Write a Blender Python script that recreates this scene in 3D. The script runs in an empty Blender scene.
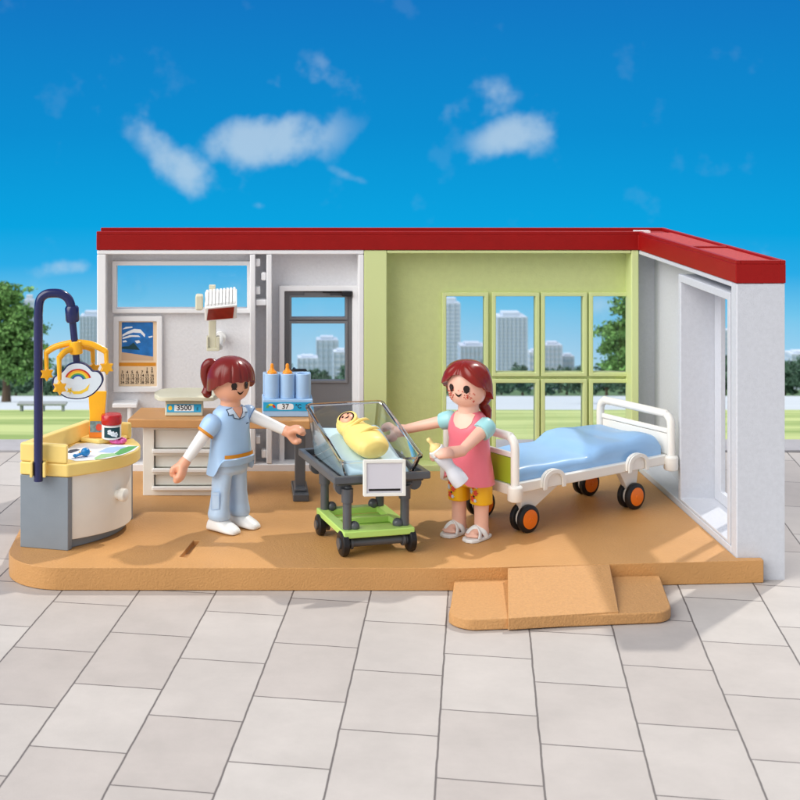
import bpy, bmesh, math, random
from mathutils import Vector, Matrix, noise as mnoise
random.seed(7)
R = math.radians
sc = bpy.context.scene
COL = sc.collection
F = 1421.0; CZ = 4.34            # focal length in photo pixels, eye height
FL = 0.21                        # top of the toy's floor plate

def X(px, y): return (px - 235) * y / F
def Z(py, y): return CZ - (py - 112) * y / F
def P(px, py, y): return Vector((X(px, y), y, Z(py, y)))

# ------------------------------------------------------------------ materials
def lin(c):
    return tuple(((v / 255) / 12.92 if v / 255 <= .04045 else ((v / 255 + .055) / 1.055) ** 2.4) for v in c)
MATS = {}
def mat(name, rgb, rough=.4, bump=0., scale=60., var=.0, vscale=6., metal=0., trans=0., ior=1.45, coat=0., spec=.5, islands=0., emit=None):
    if name in MATS: return MATS[name]
    m = bpy.data.materials.new(name); m.use_nodes = True
    nt = m.node_tree; b = nt.nodes['Principled BSDF']
    c = lin(rgb)
    b.inputs['Base Color'].default_value = (*c, 1)
    b.inputs['Roughness'].default_value = rough
    b.inputs['Metallic'].default_value = metal
    b.inputs['Transmission Weight'].default_value = trans
    b.inputs['IOR'].default_value = ior
    b.inputs['Coat Weight'].default_value = coat
    b.inputs['Coat Roughness'].default_value = .12
    b.inputs['Specular IOR Level'].default_value = spec
    tc = nt.nodes.new('ShaderNodeTexCoord')
    if var > 0 or islands > 0:
        n = nt.nodes.new('ShaderNodeTexNoise'); n.inputs['Scale'].default_value = vscale; n.inputs['Detail'].default_value = 5
        nt.links.new(tc.outputs['Object'], n.inputs['Vector'])
        rp = nt.nodes.new('ShaderNodeMapRange'); rp.inputs[1].default_value = .3; rp.inputs[2].default_value = .7
        rp.inputs[3].default_value = 1 - var; rp.inputs[4].default_value = 1 + var
        nt.links.new(n.outputs['Fac'], rp.inputs[0])
        val = rp.outputs[0]
        if islands > 0:
            g = nt.nodes.new('ShaderNodeNewGeometry')
            r2 = nt.nodes.new('ShaderNodeMapRange'); r2.inputs[3].default_value = 1 - islands; r2.inputs[4].default_value = 1 + islands
            nt.links.new(g.outputs['Random Per Island'], r2.inputs[0])
            mu = nt.nodes.new('ShaderNodeMath'); mu.operation = 'MULTIPLY'
            nt.links.new(val, mu.inputs[0]); nt.links.new(r2.outputs[0], mu.inputs[1]); val = mu.outputs[0]
        vm = nt.nodes.new('ShaderNodeVectorMath'); vm.operation = 'SCALE'; vm.inputs[0].default_value = c
        nt.links.new(val, vm.inputs['Scale']); nt.links.new(vm.outputs[0], b.inputs['Base Color'])
    if bump > 0:
        n2 = nt.nodes.new('ShaderNodeTexNoise'); n2.inputs['Scale'].default_value = scale; n2.inputs['Detail'].default_value = 3
        nt.links.new(tc.outputs['Object'], n2.inputs['Vector'])
        bp = nt.nodes.new('ShaderNodeBump'); bp.inputs['Strength'].default_value = bump; bp.inputs['Distance'].default_value = .01
        nt.links.new(n2.outputs['Fac'], bp.inputs['Height']); nt.links.new(bp.outputs[0], b.inputs['Normal'])
    MATS[name] = m
    return m

M_SIDE = mat('shaded_white_wall_plastic', (203, 206, 214), .5, .35, 90, .035, 30)  # same white plastic, greyed so the wing's shade is in the colour
M_WALL = mat('white_wall_plastic', (226, 226, 229), .5, .5, 45, .035, 30)
M_RIM = mat('white_trim_plastic', (238, 238, 240), .42, .12, 60)
M_GREEN = mat('green_wall_plastic', (202, 212, 146), .5, .3, 45, .03, 14)
M_GREENR = mat('green_trim_plastic', (210, 221, 156), .45, .15, 60)
M_RED = mat('red_roof_plastic', (150, 16, 14), .5, .15, 70, .05, 5, spec=.25)
M_REDT = mat('red_roof_textured', (178, 38, 32), .6, .8, 90, .05, 30)
M_FLOOR = mat('tan_floor_plastic', (198, 147, 90), .5, .6, 55, .06, 1.6)
M_FLOORE = mat('tan_ramp_plastic', (198, 148, 94), .6, .8, 55, .07, 40)
M_GREY = mat('blue_grey_plastic', (132, 142, 152), .42, .08, 60, .03)
M_DOOR = mat('door_grey_plastic', (118, 118, 121), .45, .12, 60)
M_BLACK = mat('black_plastic', (24, 24, 27), .35)
M_CHAR = mat('charcoal_plastic', (82, 85, 90), .3, .06, 60, .04, 8, coat=.2)
M_CREAM = mat('cream_plastic', (238, 236, 228), .35, .05, 50, .02, coat=.15)
M_BEIGE = mat('beige_plastic', (214, 210, 186), .4, .05, 50, .02)
M_WHITE = mat('white_plastic', (240, 240, 238), .35, .04, 50, coat=.2)
M_YELLOW = mat('pale_yellow_plastic', (246, 216, 128), .36, .06, 50, .03, 5, coat=.15)
M_GOLD = mat('golden_yellow_plastic', (250, 180, 20), .3, 0, 50, .04, 8, coat=.3)
M_NAVY = mat('navy_plastic', (20, 27, 82), .25, 0, 50, coat=.4)
M_WOOD = mat('tan_desk_plastic', (204, 152, 98), .42, .15, 40, .06, 4)
M_LBLUE = mat('light_blue_plastic', (166, 200, 236), .36, 0, 50, .03, 6, coat=.2)
M_SCRUB = mat('scrub_blue_plastic', (172, 206, 242), .36, 0, 50, .03, 6, coat=.25)
M_SCRUBW = mat('collar_pale_blue', (205, 222, 240), .4)
M_PANTS = mat('trouser_blue_plastic', (188, 215, 243), .38, 0, 50, .03, 6, coat=.25)
M_LINE = mat('printed_dark_line', (50, 66, 92), .5)
M_PRINT = mat('printed_black', (30, 26, 28), .4)
M_SKIN = mat('skin_plastic', (236, 172, 140), .38, 0, 50, .03, 6, coat=.2)
M_SKIN2 = mat('pale_skin_plastic', (240, 188, 166), .38, 0, 50, .03, 6, coat=.2)
M_HAIR = mat('auburn_hair_plastic', (118, 32, 26), .24, 0, 50, .08, 5, coat=.15, spec=.4)
M_HAIR2 = mat('red_brown_hair_plastic', (128, 27, 15), .24, 0, 50, .08, 5, coat=.25, spec=.4)
M_PINK = mat('pink_dress_plastic', (232, 116, 132), .34, .05, 60, .03, 6, coat=.3)
M_CYAN = mat('aqua_sleeve_plastic', (158, 212, 216), .36, 0, 50, coat=.2)
M_CAPRI = mat('capri_yellow_plastic', (244, 186, 24), .36)
M_CORAL = mat('printed_coral', (222, 76, 50), .45)
M_EYE = mat('printed_eye_brown', (34, 16, 12), .2)
M_FRECK = mat('printed_freckle', (196, 66, 44), .5)
M_BLANK = mat('yellow_blanket_plastic', (246, 219, 128), .42, 0, 50, .03, 8)
M_PAD = mat('aqua_pad_plastic', (204, 230, 240), .42, .05, 60)
M_MATT = mat('blue_mattress_plastic', (152, 194, 236), .36, .05, 60, .03, 5, coat=.15)
M_LIME = mat('lime_plastic', (184, 222, 116), .36, .05, 50, .03, 5, coat=.2)
M_LIMEP = mat('olive_green_panel', (164, 186, 48), .45)
M_BED = mat('bed_white_plastic', (238, 235, 228), .35, .05, 50, coat=.2)
M_ORANGE = mat('orange_plastic', (244, 122, 22), .35)
M_PINKT = mat('hot_pink_plastic', (226, 96, 168), .35, coat=.2)
M_BLUET = mat('bright_blue_plastic', (14, 128, 200), .3, coat=.3)
M_REDL = mat('red_lid_plastic', (190, 24, 28), .25, coat=.4)
M_LAMPR = mat('dark_red_lamp_panel', (140, 18, 14), .25, .0, 50, .15, 20, coat=.4)
M_MILK = mat('grey_white_bottle', (216, 218, 226), .35, coat=.2)
M_NIP = mat('cream_nipple', (240, 212, 140), .35)
M_SKYB = mat('printed_cyan', (40, 166, 216), .4)
M_TEAL = mat('printed_teal', (60, 160, 140), .4)
M_PAPER = mat('calendar_paper', (232, 206, 172), .6)
M_SEA = mat('printed_sea_blue', (30, 112, 186), .5, .0, 50, .3, 9)
M_SAND = mat('printed_sand', (212, 178, 146), .5)
M_HILL = mat('printed_dark_green', (18, 66, 74), .5)
M_FOAM = mat('printed_white', (238, 242, 246), .5)
M_BAND = mat('printed_ochre', (216, 140, 30), .5)
M_PRED = mat('printed_red', (200, 44, 36), .45)
M_PYEL = mat('printed_yellow', (248, 206, 60), .45)
M_PGRN = mat('printed_green', (86, 168, 96), .45)
M_PGRY = mat('printed_grey', (196, 206, 216), .45)
M_PBLU = mat('printed_blue', (36, 84, 170), .45)
M_GLASS = mat('clear_plastic', (240, 246, 250), .04, trans=1., ior=1.38)

def pane_mat():
    m = bpy.data.materials.new('clear_pane'); m.use_nodes = True; nt = m.node_tree; nt.nodes.clear()
    o = nt.nodes.new('ShaderNodeOutputMaterial'); mx = nt.nodes.new('ShaderNodeMixShader')
    t = nt.nodes.new('ShaderNodeBsdfTransparent'); g = nt.nodes.new('ShaderNodeBsdfGlossy'); g.inputs['Roughness'].default_value = .05
    t.inputs[0].default_value = (.97, .98, .99, 1)
    fr = nt.nodes.new('ShaderNodeFresnel'); fr.inputs[0].default_value = 1.3
    nt.links.new(fr.outputs[0], mx.inputs[0]); nt.links.new(t.outputs[0], mx.inputs[1]); nt.links.new(g.outputs[0], mx.inputs[2])
    nt.links.new(mx.outputs[0], o.inputs[0]); return m
M_PANE = pane_mat()

# ------------------------------------------------------------------ object helpers
def link(name, data, parent=None):
    o = bpy.data.objects.new(name, data); COL.objects.link(o)
    if parent is not None: o.parent = parent
    return o
def thing(name, label, cat, loc, group=None):
    o = link(name, None); o.location = loc; o.empty_display_size = .1
    o['label'] = label; o['category'] = cat
    if group: o['group'] = group
    return o
def tag(o, label=None, cat=None, group=None, kind=None):
    if label: o['label'] = label
    if cat: o['category'] = cat
    if group: o['group'] = group
    if kind: o['kind'] = kind
    return o
OFF = {}
class G:
    """gathers shapes in world coordinates; build() links them as ONE mesh object"""
    def __init__(s): s.bm = bmesh.new()
    def _x(s, vs, M):
        if M is not None:
            for v in vs: v.co = M @ v.co
    def box(s, a, b, M=None):
        x0, y0, z0 = a; x1, y1, z1 = b
        vs = [s.bm.verts.new(p) for p in ((x0,y0,z0),(x1,y0,z0),(x1,y1,z0),(x0,y1,z0),(x0,y0,z1),(x1,y0,z1),(x1,y1,z1),(x0,y1,z1))]
        for f in ((0,3,2,1),(4,5,6,7),(0,1,5,4),(1,2,6,5),(2,3,7,6),(3,0,4,7)): s.bm.faces.new([vs[i] for i in f])
        s._x(vs, M); return s
    def prism(s, poly, z0, z1, M=None):
        """poly in xy, extruded z0..z1"""
        n = len(poly)
        a = [s.bm.verts.new((p[0], p[1], z0)) for p in poly]; b = [s.bm.verts.new((p[0], p[1], z1)) for p in poly]
        s.bm.faces.new(a[::-1]); s.bm.faces.new(b)
        for i in range(n): s.bm.faces.new((a[i], a[(i+1) % n], b[(i+1) % n], b[i]))
        s._x(a + b, M); return s
    def loft(s, rings, cap=True, M=None, closed=True):
        rs = [[s.bm.verts.new(p) for p in r] for r in rings]; n = len(rs[0])
        for i in range(len(rs) - 1):
            for j in range(n if closed else n - 1):
                k = (j + 1) % n
                s.bm.faces.new((rs[i][j], rs[i][k], rs[i+1][k], rs[i+1][j]))
        if cap: s.bm.faces.new(rs[0][::-1]); s.bm.faces.new(rs[-1])
        s._x([v for r in rs for v in r], M); return s
    def lathe(s, prof, n=28, M=None, sx=1., sy=1., cap=True):
        return s.loft([[(r*math.cos(2*math.pi*k/n)*sx, r*math.sin(2*math.pi*k/n)*sy, z) for k in range(n)] for r, z in prof], cap, M)
    def ball(s, c, r, M=None, n=20):
        r = (r, r, r) if not hasattr(r, '__len__') else r
        pr = [(max(math.sin(math.pi*i/n), .001), -math.cos(math.pi*i/n)) for i in range(n + 1)]
        T = Matrix.Translation(c) @ Matrix.Diagonal((r[0], r[1], r[2], 1))
        return s.lathe(pr, n + 4, (M @ T) if M is not None else T)
    def tube(s, pts, rad, n=14, cap=True, flat=1., up=None):
        pts = [Vector(p) for p in pts]; m = len(pts)
        if not hasattr(rad, '__len__'): rad = [rad] * m
        t = (pts[1] - pts[0]).normalized()
        u = Vector(up) if up is not None else (Vector((0, 0, 1)) if abs(t.z) < .9 else Vector((1, 0, 0)))
        u = (u - t * u.dot(t)).normalized(); rings = []
        for i in range(m):
            t2 = (pts[min(i+1, m-1)] - pts[max(i-1, 0)]).normalized()
            u = (u - t2 * u.dot(t2)).normalized(); w = t2.cross(u)
            rings.append([pts[i] + (u * math.cos(2*math.pi*k/n) * flat + w * math.sin(2*math.pi*k/n)) * rad[i] for k in range(n)])
        return s.loft(rings, cap)
    def capsule(s, a, b, ra, rb, n=16):
        a = Vector(a); b = Vector(b); d = (b - a).normalized(); k = 5; pts = []; rr = []
        for i in range(k):
            th = math.pi/2 * i/k; pts.append(a - d*ra*math.cos(th)); rr.append(max(ra*math.sin(th), ra*.02))
        pts.append(a); rr.append(ra); pts.append(b); rr.append(rb)
        for i in range(1, k + 1):
            th = math.pi/2 * i/k; pts.append(b + d*rb*math.sin(th)); rr.append(max(rb*math.cos(th), rb*.02))
        return s.tube(pts, rr, n)
    def cyl(s, a, b, r, n=20): return s.tube([a, b], r, n)
    def panel(s, f, u0, u1, v0, v1, holes, d0, d1):
        """slab with rectangular holes; f(u,v,d)->xyz"""
        us = sorted({u0, u1, *[h[0] for h in holes], *[h[1] for h in holes]}); vs = sorted({v0, v1, *[h[2] for h in holes], *[h[3] for h in holes]})
        def solid(i, j):
            if i < 0 or j < 0 or i >= len(us)-1 or j >= len(vs)-1: return False
            a = (us[i]+us[i+1])/2; b = (vs[j]+vs[j+1])/2
            return not any(h[0] < a < h[1] and h[2] < b < h[3] for h in holes)
        vd = {}
        def V(i, j, d):
            if (i, j, d) not in vd: vd[(i, j, d)] = s.bm.verts.new(f(us[i], vs[j], (d0, d1)[d]))
            return vd[(i, j, d)]
        for i in range(len(us)-1):
            for j in range(len(vs)-1):
                if not solid(i, j): continue
                for d in (0, 1): s.bm.faces.new([V(i,j,d), V(i+1,j,d), V(i+1,j+1,d), V(i,j+1,d)])
                for (a, b, c, e, ni, nj) in ((i,j,i+1,j,i,j-1),(i,j+1,i+1,j+1,i,j+1),(i,j,i,j+1,i-1,j),(i+1,j,i+1,j+1,i+1,j)):
                    if not solid(ni, nj): s.bm.faces.new([V(a,b,0), V(c,e,0), V(c,e,1), V(a,b,1)])
        return s
    def build(s, name, m, parent=None, bevel=0., sharp=38, remesh=0., smooth=0, sub=0, seg=2):
        bm = s.bm
        bmesh.ops.recalc_face_normals(bm, faces=bm.faces)
        for f in bm.faces: f.smooth = True
        for e in bm.edges:
            if len(e.link_faces) == 2 and e.calc_face_angle(0) > R(sharp): e.smooth = False
        off = Vector((0, 0, 0))
        if parent is not None:
            p = parent
            while p is not None: off += p.location; p = p.parent
        else:
            off = Vector((sum(v.co.x for v in bm.verts)/len(bm.verts), sum(v.co.y for v in bm.verts)/len(bm.verts), min(v.co.z for v in bm.verts)))
        for v in bm.verts: v.co -= off
        me = bpy.data.meshes.new(name); bm.to_mesh(me); bm.free(); me.materials.append(m)
        o = link(name, me, parent)
        if parent is None: o.location = off
        if remesh:
            for e in me.edges: e.use_edge_sharp = False
            md = o.modifiers.new('r', 'REMESH'); md.mode = 'VOXEL'; md.voxel_size = remesh; md.use_smooth_shade = True
            if smooth: md = o.modifiers.new('s', 'SMOOTH'); md.iterations = smooth; md.factor = .5
        elif sub:
            md = o.modifiers.new('s', 'SUBSURF'); md.levels = sub; md.render_levels = sub
        elif bevel:
            md = o.modifiers.new('b', 'BEVEL'); md.width = bevel; md.segments = seg; md.limit_method = 'ANGLE'; md.angle_limit = R(35); md.harden_normals = True
        return o
def spline(pts, k=6):
    pts = [Vector(p) for p in pts]; out = []
    for i in range(len(pts) - 1):
        p0 = pts[max(i-1, 0)]; p1 = pts[i]; p2 = pts[i+1]; p3 = pts[min(i+2, len(pts)-1)]
        for j in range(k):
            t = j / k
            out.append(.5*((2*p1) + (p2-p0)*t + (2*p0-5*p1+4*p2-p3)*t*t + (-p0+3*p1-3*p2+p3)*t**3))
    out.append(pts[-1]); return out
def lerpl(vals, k):
    out = []
    for i in range(len(vals)-1):
        for j in range(k): out.append(vals[i] + (vals[i+1]-vals[i])*j/k)
    out.append(vals[-1]); return out
def rotz(a, c=(0, 0, 0)): return Matrix.Translation(c) @ Matrix.Rotation(a, 4, 'Z')
def text(name, s, size, M, m, parent, ext=.001, bold=0.):
    cu = bpy.data.curves.new('t', 'FONT'); cu.body = s; cu.size = size; cu.extrude = ext; cu.align_x = 'CENTER'; cu.align_y = 'CENTER'; cu.offset = bold
    t = bpy.data.objects.new('t', cu); COL.objects.link(t)
    dg = bpy.context.evaluated_depsgraph_get(); me = bpy.data.meshes.new_from_object(t.evaluated_get(dg))
    bpy.data.objects.remove(t); me.name = name
    p = parent; off = Vector((0, 0, 0))
    while p is not None: off += p.location; p = p.parent
    me.transform(Matrix.Translation(-off) @ M); me.materials.clear(); me.materials.append(m)
    return link(name, me, parent)
UP = Matrix.Rotation(R(90), 4, 'X')       # text / xy outlines stood up to face -Y
def FY(y): return lambda u, v, d: (u, d, v)

# ------------------------------------------------------------------ world, sun, camera
SUN_DIR = Vector((.62, .70, 0)).normalized() * math.cos(R(52)) + Vector((0, 0, math.sin(R(52))))   # towards the sun
w = bpy.data.worlds.new("World"); sc.world = w; w.use_nodes = True
nt = w.node_tree; bg = nt.nodes['Background']; bg.inputs[1].default_value = .1
def N(t, **k):
    n = nt.nodes.new(t)
    for a, b in k.items(): setattr(n, a, b)
    return n
L = nt.links.new
tc = N('ShaderNodeTexCoord'); sx = N('ShaderNodeSeparateXYZ'); L(tc.outputs['Generated'], sx.inputs[0])
def math_(op, a, b=None, c=None, clamp=False):
    n = N('ShaderNodeMath', operation=op); n.use_clamp = clamp
    for i, v in enumerate((a, b, c)):
        if v is None: continue
        if isinstance(v, (int, float)): n.inputs[i].default_value = v
        else: L(v, n.inputs[i])
    return n.outputs[0]
def mrange(v, a, b, c=0., d=1.):
    n = N('ShaderNodeMapRange', interpolation_type='SMOOTHSTEP'); L(v, n.inputs[0])
    for i, q in enumerate((a, b, c, d)): n.inputs[i+1].default_value = q
    return n.outputs[0]
def mixc(f, a, b):
    n = N('ShaderNodeMix', data_type='RGBA')
    for i, v in ((0, f), (6, a), (7, b)):
        if isinstance(v, (int, float)): n.inputs[i].default_value = v
        elif isinstance(v, tuple): n.inputs[i].default_value = v
        else: L(v, n.inputs[i])
    return n.outputs[2]
zz = math_('ADD', sx.outputs[2], .2)
cmb = N('ShaderNodeCombineXYZ'); L(sx.outputs[0], cmb.inputs[0]); L(sx.outputs[1], cmb.inputs[1]); L(zz, cmb.inputs[2])
sky = N('ShaderNodeTexSky', sky_type='NISHITA', sun_disc=False)
sky.sun_elevation = R(52); sky.sun_rotation = math.atan2(SUN_DIR.x, SUN_DIR.y)
L(cmb.outputs[0], sky.inputs[0])
cr = N('ShaderNodeValToRGB'); L(mrange(sx.outputs[2], -.25, .15), cr.inputs[0])
n_ = cr.inputs[0].links[0].from_node; n_.interpolation_type = 'LINEAR'
def pos(py): return ((112 - py) / F + .25) / .4
els = [(pos(390), (198, 224, 238)), (pos(345), (166, 212, 239)), (pos(300), (114, 198, 237)), (pos(262), (42, 172, 231)), (pos(225), (10, 164, 225)), (pos(130), (12, 142, 210)), (pos(0), (18, 120, 196))]
E = cr.color_ramp.elements
E[0].position = els[0][0]; E[0].color = (*lin(els[0][1]), 1); E[1].position = els[-1][0]; E[1].color = (*lin(els[-1][1]), 1)
for p, c in els[1:-1]: e = E.new(p); e.color = (*lin(c), 1)
sc10 = N('ShaderNodeVectorMath', operation='SCALE'); L(cr.outputs[0], sc10.inputs[0]); sc10.inputs['Scale'].default_value = 10
base = mixc(mrange(sx.outputs[2], .12, .4), sc10.outputs[0], sky.outputs[0])
# clouds, placed by direction in the sky
yy = math_('MAXIMUM', sx.outputs[1], .05)
cv = N('ShaderNodeCombineXYZ'); L(math_('DIVIDE', sx.outputs[0], yy), cv.inputs[0]); L(math_('DIVIDE', sx.outputs[2], yy), cv.inputs[1])
nz = N('ShaderNodeTexNoise'); nz.inputs['Scale'].default_value = 19; nz.inputs['Detail'].default_value = 6; nz.inputs['Roughness'].default_value = .55; L(cv.outputs[0], nz.inputs['Vector'])
tot = None
for (px, py, rx, ry, ang, st) in ((168, 158, 84, 25, -36, 1.0), (268, 140, 72, 30, 8, .95), (300, 80, 80, 24, 10, .4), (516, 136, 48, 24, 20, .95), (490, 98, 60, 22, 15, .5), (68, 268, 34, 9, 5, .8), (255, 206, 14, 5, 0, .4), (350, 176, 26, 5, -20, .3),
                            (226, 290, 34, 14, 15, .5), (600, 308, 22, 16, 0, .5), (780, 254, 22, 4, 0, .3), (110, 285, 30, 12, 0, .35)):
    mp = N('ShaderNodeMapping', vector_type='TEXTURE'); L(cv.outputs[0], mp.inputs[0])
    mp.inputs[1].default_value = ((px-235)/F, (112-py)/F, 0); mp.inputs[2].default_value = (0, 0, R(ang)); mp.inputs[3].default_value = (rx/F, ry/F, 1)
    ln = N('ShaderNodeVectorMath', operation='LENGTH'); L(mp.outputs[0], ln.inputs[0])
    a = math_('MULTIPLY', mrange(ln.outputs['Value'], 1.5, .1), st)
    tot = a if tot is None else math_('MAXIMUM', tot, a)
nn = mrange(nz.outputs[0], .32, .68)
cm = math_('MULTIPLY', mrange(math_('ADD', tot, math_('MULTIPLY', math_('SUBTRACT', nn, .5), .75)), .24, 1.15), .62)
cm = math_('MULTIPLY', cm, mrange(sx.outputs[1], .1, .4))
c1 = mixc(cm, base, (6.0, 7.4, 8.4, 1))
# unseen white fill glow added to the sky behind the camera to light the fronts
nb = N('ShaderNodeTexNoise'); nb.inputs['Scale'].default_value = 2.2; nb.inputs['Detail'].default_value = 5; L(tc.outputs['Generated'], nb.inputs['Vector'])
back = math_('MULTIPLY', mrange(math_('MULTIPLY', sx.outputs[1], -1), -.15, .45), mrange(sx.outputs[2], -.25, .05))
back = math_('MULTIPLY', back, mrange(nb.outputs[0], .25, .55, .6, 1.))
c2 = mixc(back, c1, (5.6, 5.7, 5.9, 1))
dt = N('ShaderNodeVectorMath', operation='DOT_PRODUCT'); L(tc.outputs['Generated'], dt.inputs[0]); dt.inputs[1].default_value = Vector((-.74, -.38, .62)).normalized()
c2 = mixc(mrange(dt.outputs['Value'], .78, .95), c2, (49, 48.4, 47, 1))  # added softbox-like bright spot, high on the left, for fill and highlights
L(c2, bg.inputs[0])

sl = bpy.data.lights.new('sun', 'SUN'); sl.energy = 2.0; sl.angle = R(1.6); sl.color = (1, .95, .87)
so = link('sun', sl); so.rotation_euler = SUN_DIR.to_track_quat('Z', 'Y').to_euler()
cd = bpy.data.cameras.new('camera'); cam = link('camera', cd); sc.camera = cam
cam.location = (0, 0, CZ); cam.rotation_euler = (R(90), 0, 0)
cd.sensor_width = 36; cd.lens = 36 * F / 800; cd.shift_x = (400-235)/800; cd.shift_y = -(400-112)/800
cd.clip_end = 8000; cd.dof.use_dof = True; cd.dof.focus_distance = 13.8; cd.dof.aperture_fstop = 2.6
sc.view_settings.view_transform = 'Standard'; sc.view_settings.look = 'None'; sc.view_settings.exposure = 0.; sc.view_settings.gamma = 1
sc.cycles.max_bounces = 10; sc.cycles.transparent_max_bounces = 16

# ------------------------------------------------------------------ setting: paving, kerb, lawn, lake
def slope(y): return -(y - 18.8) * .1942 if y > 18.8 else 0.
def paving():
    m = bpy.data.materials.new('stone_paving'); m.use_nodes = True; t = m.node_tree; b = t.nodes['Principled BSDF']
    tcn = t.nodes.new('ShaderNodeTexCoord'); mp = t.nodes.new('ShaderNodeMapping'); mp.inputs[2].default_value = (0, 0, R(90 + 9.8)); mp.inputs[1].default_value = (.25, .28, 0)
    br = t.nodes.new('ShaderNodeTexBrick'); br.inputs['Scale'].default_value = 1; br.inputs['Brick Width'].default_value = 1.08; br.inputs['Row Height'].default_value = .69
    br.inputs['Mortar Size'].default_value = .008; br.inputs['Mortar Smooth'].default_value = .25; br.offset = .42; br.offset_frequency = 2
    br.inputs['Color1'].default_value = (*lin((178, 170, 165)), 1); br.inputs['Color2'].default_value = (*lin((190, 184, 179)), 1); br.inputs['Mortar'].default_value = (*lin((104, 98, 96)), 1)
    no = t.nodes.new('ShaderNodeTexNoise'); no.inputs['Scale'].default_value = 1.3; no.inputs['Detail'].default_value = 8; no.inputs['Roughness'].default_value = .7
    dn = t.nodes.new('ShaderNodeTexNoise'); dn.inputs['Scale'].default_value = 5; dn.inputs['Detail'].default_value = 3
    vs = t.nodes.new('ShaderNodeVectorMath'); vs.operation = 'SCALE'; vs.inputs['Scale'].default_value = .012
    va = t.nodes.new('ShaderNodeVectorMath'); va.operation = 'ADD'
    k = t.links.new
    k(tcn.outputs['Object'], mp.inputs[0]); k(tcn.outputs['Object'], dn.inputs[0]); k(dn.outputs['Color'], vs.inputs[0]); k(mp.outputs[0], va.inputs[0]); k(vs.outputs[0], va.inputs[1])
    k(va.outputs[0], br.inputs[0]); k(tcn.outputs['Object'], no.inputs[0])
    mr = t.nodes.new('ShaderNodeMapRange'); mr.inputs[1].default_value = .3; mr.inputs[2].default_value = .7; mr.inputs[3].default_value = .88; mr.inputs[4].default_value = 1.06
    k(no.outputs[0], mr.inputs[0]); sc_ = t.nodes.new('ShaderNodeVectorMath'); sc_.operation = 'SCALE'; k(br.outputs[0], sc_.inputs[0]); k(mr.outputs[0], sc_.inputs['Scale']); k(sc_.outputs[0], b.inputs['Base Color'])
    n3 = t.nodes.new('ShaderNodeTexNoise'); n3.inputs['Scale'].default_value = 70; k(tcn.outputs['Object'], n3.inputs[0])
    hh = t.nodes.new('ShaderNodeMath'); hh.operation = 'MULTIPLY_ADD'; k(n3.outputs[0], hh.inputs[0]); hh.inputs[1].default_value = .15
    inv = t.nodes.new('ShaderNodeMath'); inv.operation = 'SUBTRACT'; inv.inputs[0].default_value = 1; k(br.outputs['Fac'], inv.inputs[1]); k(inv.outputs[0], hh.inputs[2])
    bp = t.nodes.new('ShaderNodeBump'); bp.inputs['Strength'].default_value = .35; bp.inputs['Distance'].default_value = .02; k(hh.outputs[0], bp.inputs['Height']); k(bp.outputs[0], b.inputs['Normal'])
    b.inputs['Roughness'].default_value = .62
    return m
def sheet(name, x0, x1, y0, y1, m, z0=0., nx=1, ny=1, amp=0.):
    bm = bmesh.new(); g = {}
    for i in range(nx+1):
        for j in range(ny+1):
            y = y0 + (y1-y0)*j/ny; x = x0 + (x1-x0)*i/nx
            g[i, j] = bm.verts.new((x, y, slope(y) + z0))
    for i in range(nx):
        for j in range(ny): bm.faces.new((g[i,j], g[i+1,j], g[i+1,j+1], g[i,j+1]))
    me = bpy.data.meshes.new(name); bm.to_mesh(me); bm.free(); me.materials.append(m)
    o = link(name, me); o['kind'] = 'structure'; return o
sheet('plaza_paving', -60, 70, -12, 18.12, paving())
k_ = G().box((-60, 18.12, -.3), (70, 18.72, .03)).build('kerb', mat('kerb_stone', (168, 166, 170), .7, .4, 30, .08, 3), None, .01); k_['kind'] = 'structure'
def lawn_mat():
    m = bpy.data.materials.new('lawn'); m.use_nodes = True; t = m.node_tree; b = t.nodes['Principled BSDF']; k = t.links.new
    tcn = t.nodes.new('ShaderNodeTexCoord'); mp = t.nodes.new('ShaderNodeMapping'); mp.inputs[3].default_value = (.12, .28, 0); k(tcn.outputs['Object'], mp.inputs[0])
    n = t.nodes.new('ShaderNodeTexNoise'); n.inputs['Scale'].default_value = 1.; n.inputs['Detail'].default_value = 6; k(mp.outputs[0], n.inputs[0])
    r = t.nodes.new('ShaderNodeValToRGB'); k(n.outputs[0], r.inputs[0]); r.color_ramp.elements[0].position = .36; r.color_ramp.elements[0].color = (*lin((144, 166, 100)), 1)
    r.color_ramp.elements[1].position = .56; r.color_ramp.elements[1].color = (*lin((188, 200, 136)), 1)
    k(r.outputs[0], b.inputs['Base Color']); b.inputs['Roughness'].default_value = .9; b.inputs['Specular IOR Level'].default_value = .1
    return m
M_LAWN = lawn_mat()
sheet('lawn', -160, 220, 18.721, 44.9, M_LAWN, 0.)
sheet('promenade', -220, 320, 44.9, 122, mat('pale_promenade', (198, 206, 212), .7, 0, 10, .05, .15, spec=.2), .0)
sheet('hillside', -900, 1300, 122, 3000, mat('hillside_green', (96, 122, 86), .9, 0, 10, .2, .02, spec=.1), -.0)

# ------------------------------------------------------------------ the toy hospital room
YF, YP, YB = 16.35, 16.6, 16.9; ZT = 2.752; ZR = 2.965
room = thing('toy_hospital_room', 'open toy hospital room with white and green walls, red roof edge and tan floor', 'playset', (1.5, 14.8, 0))
def fl(px, py): y = F*(CZ-FL)/(py-112); return (X(px, y), y)
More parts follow.
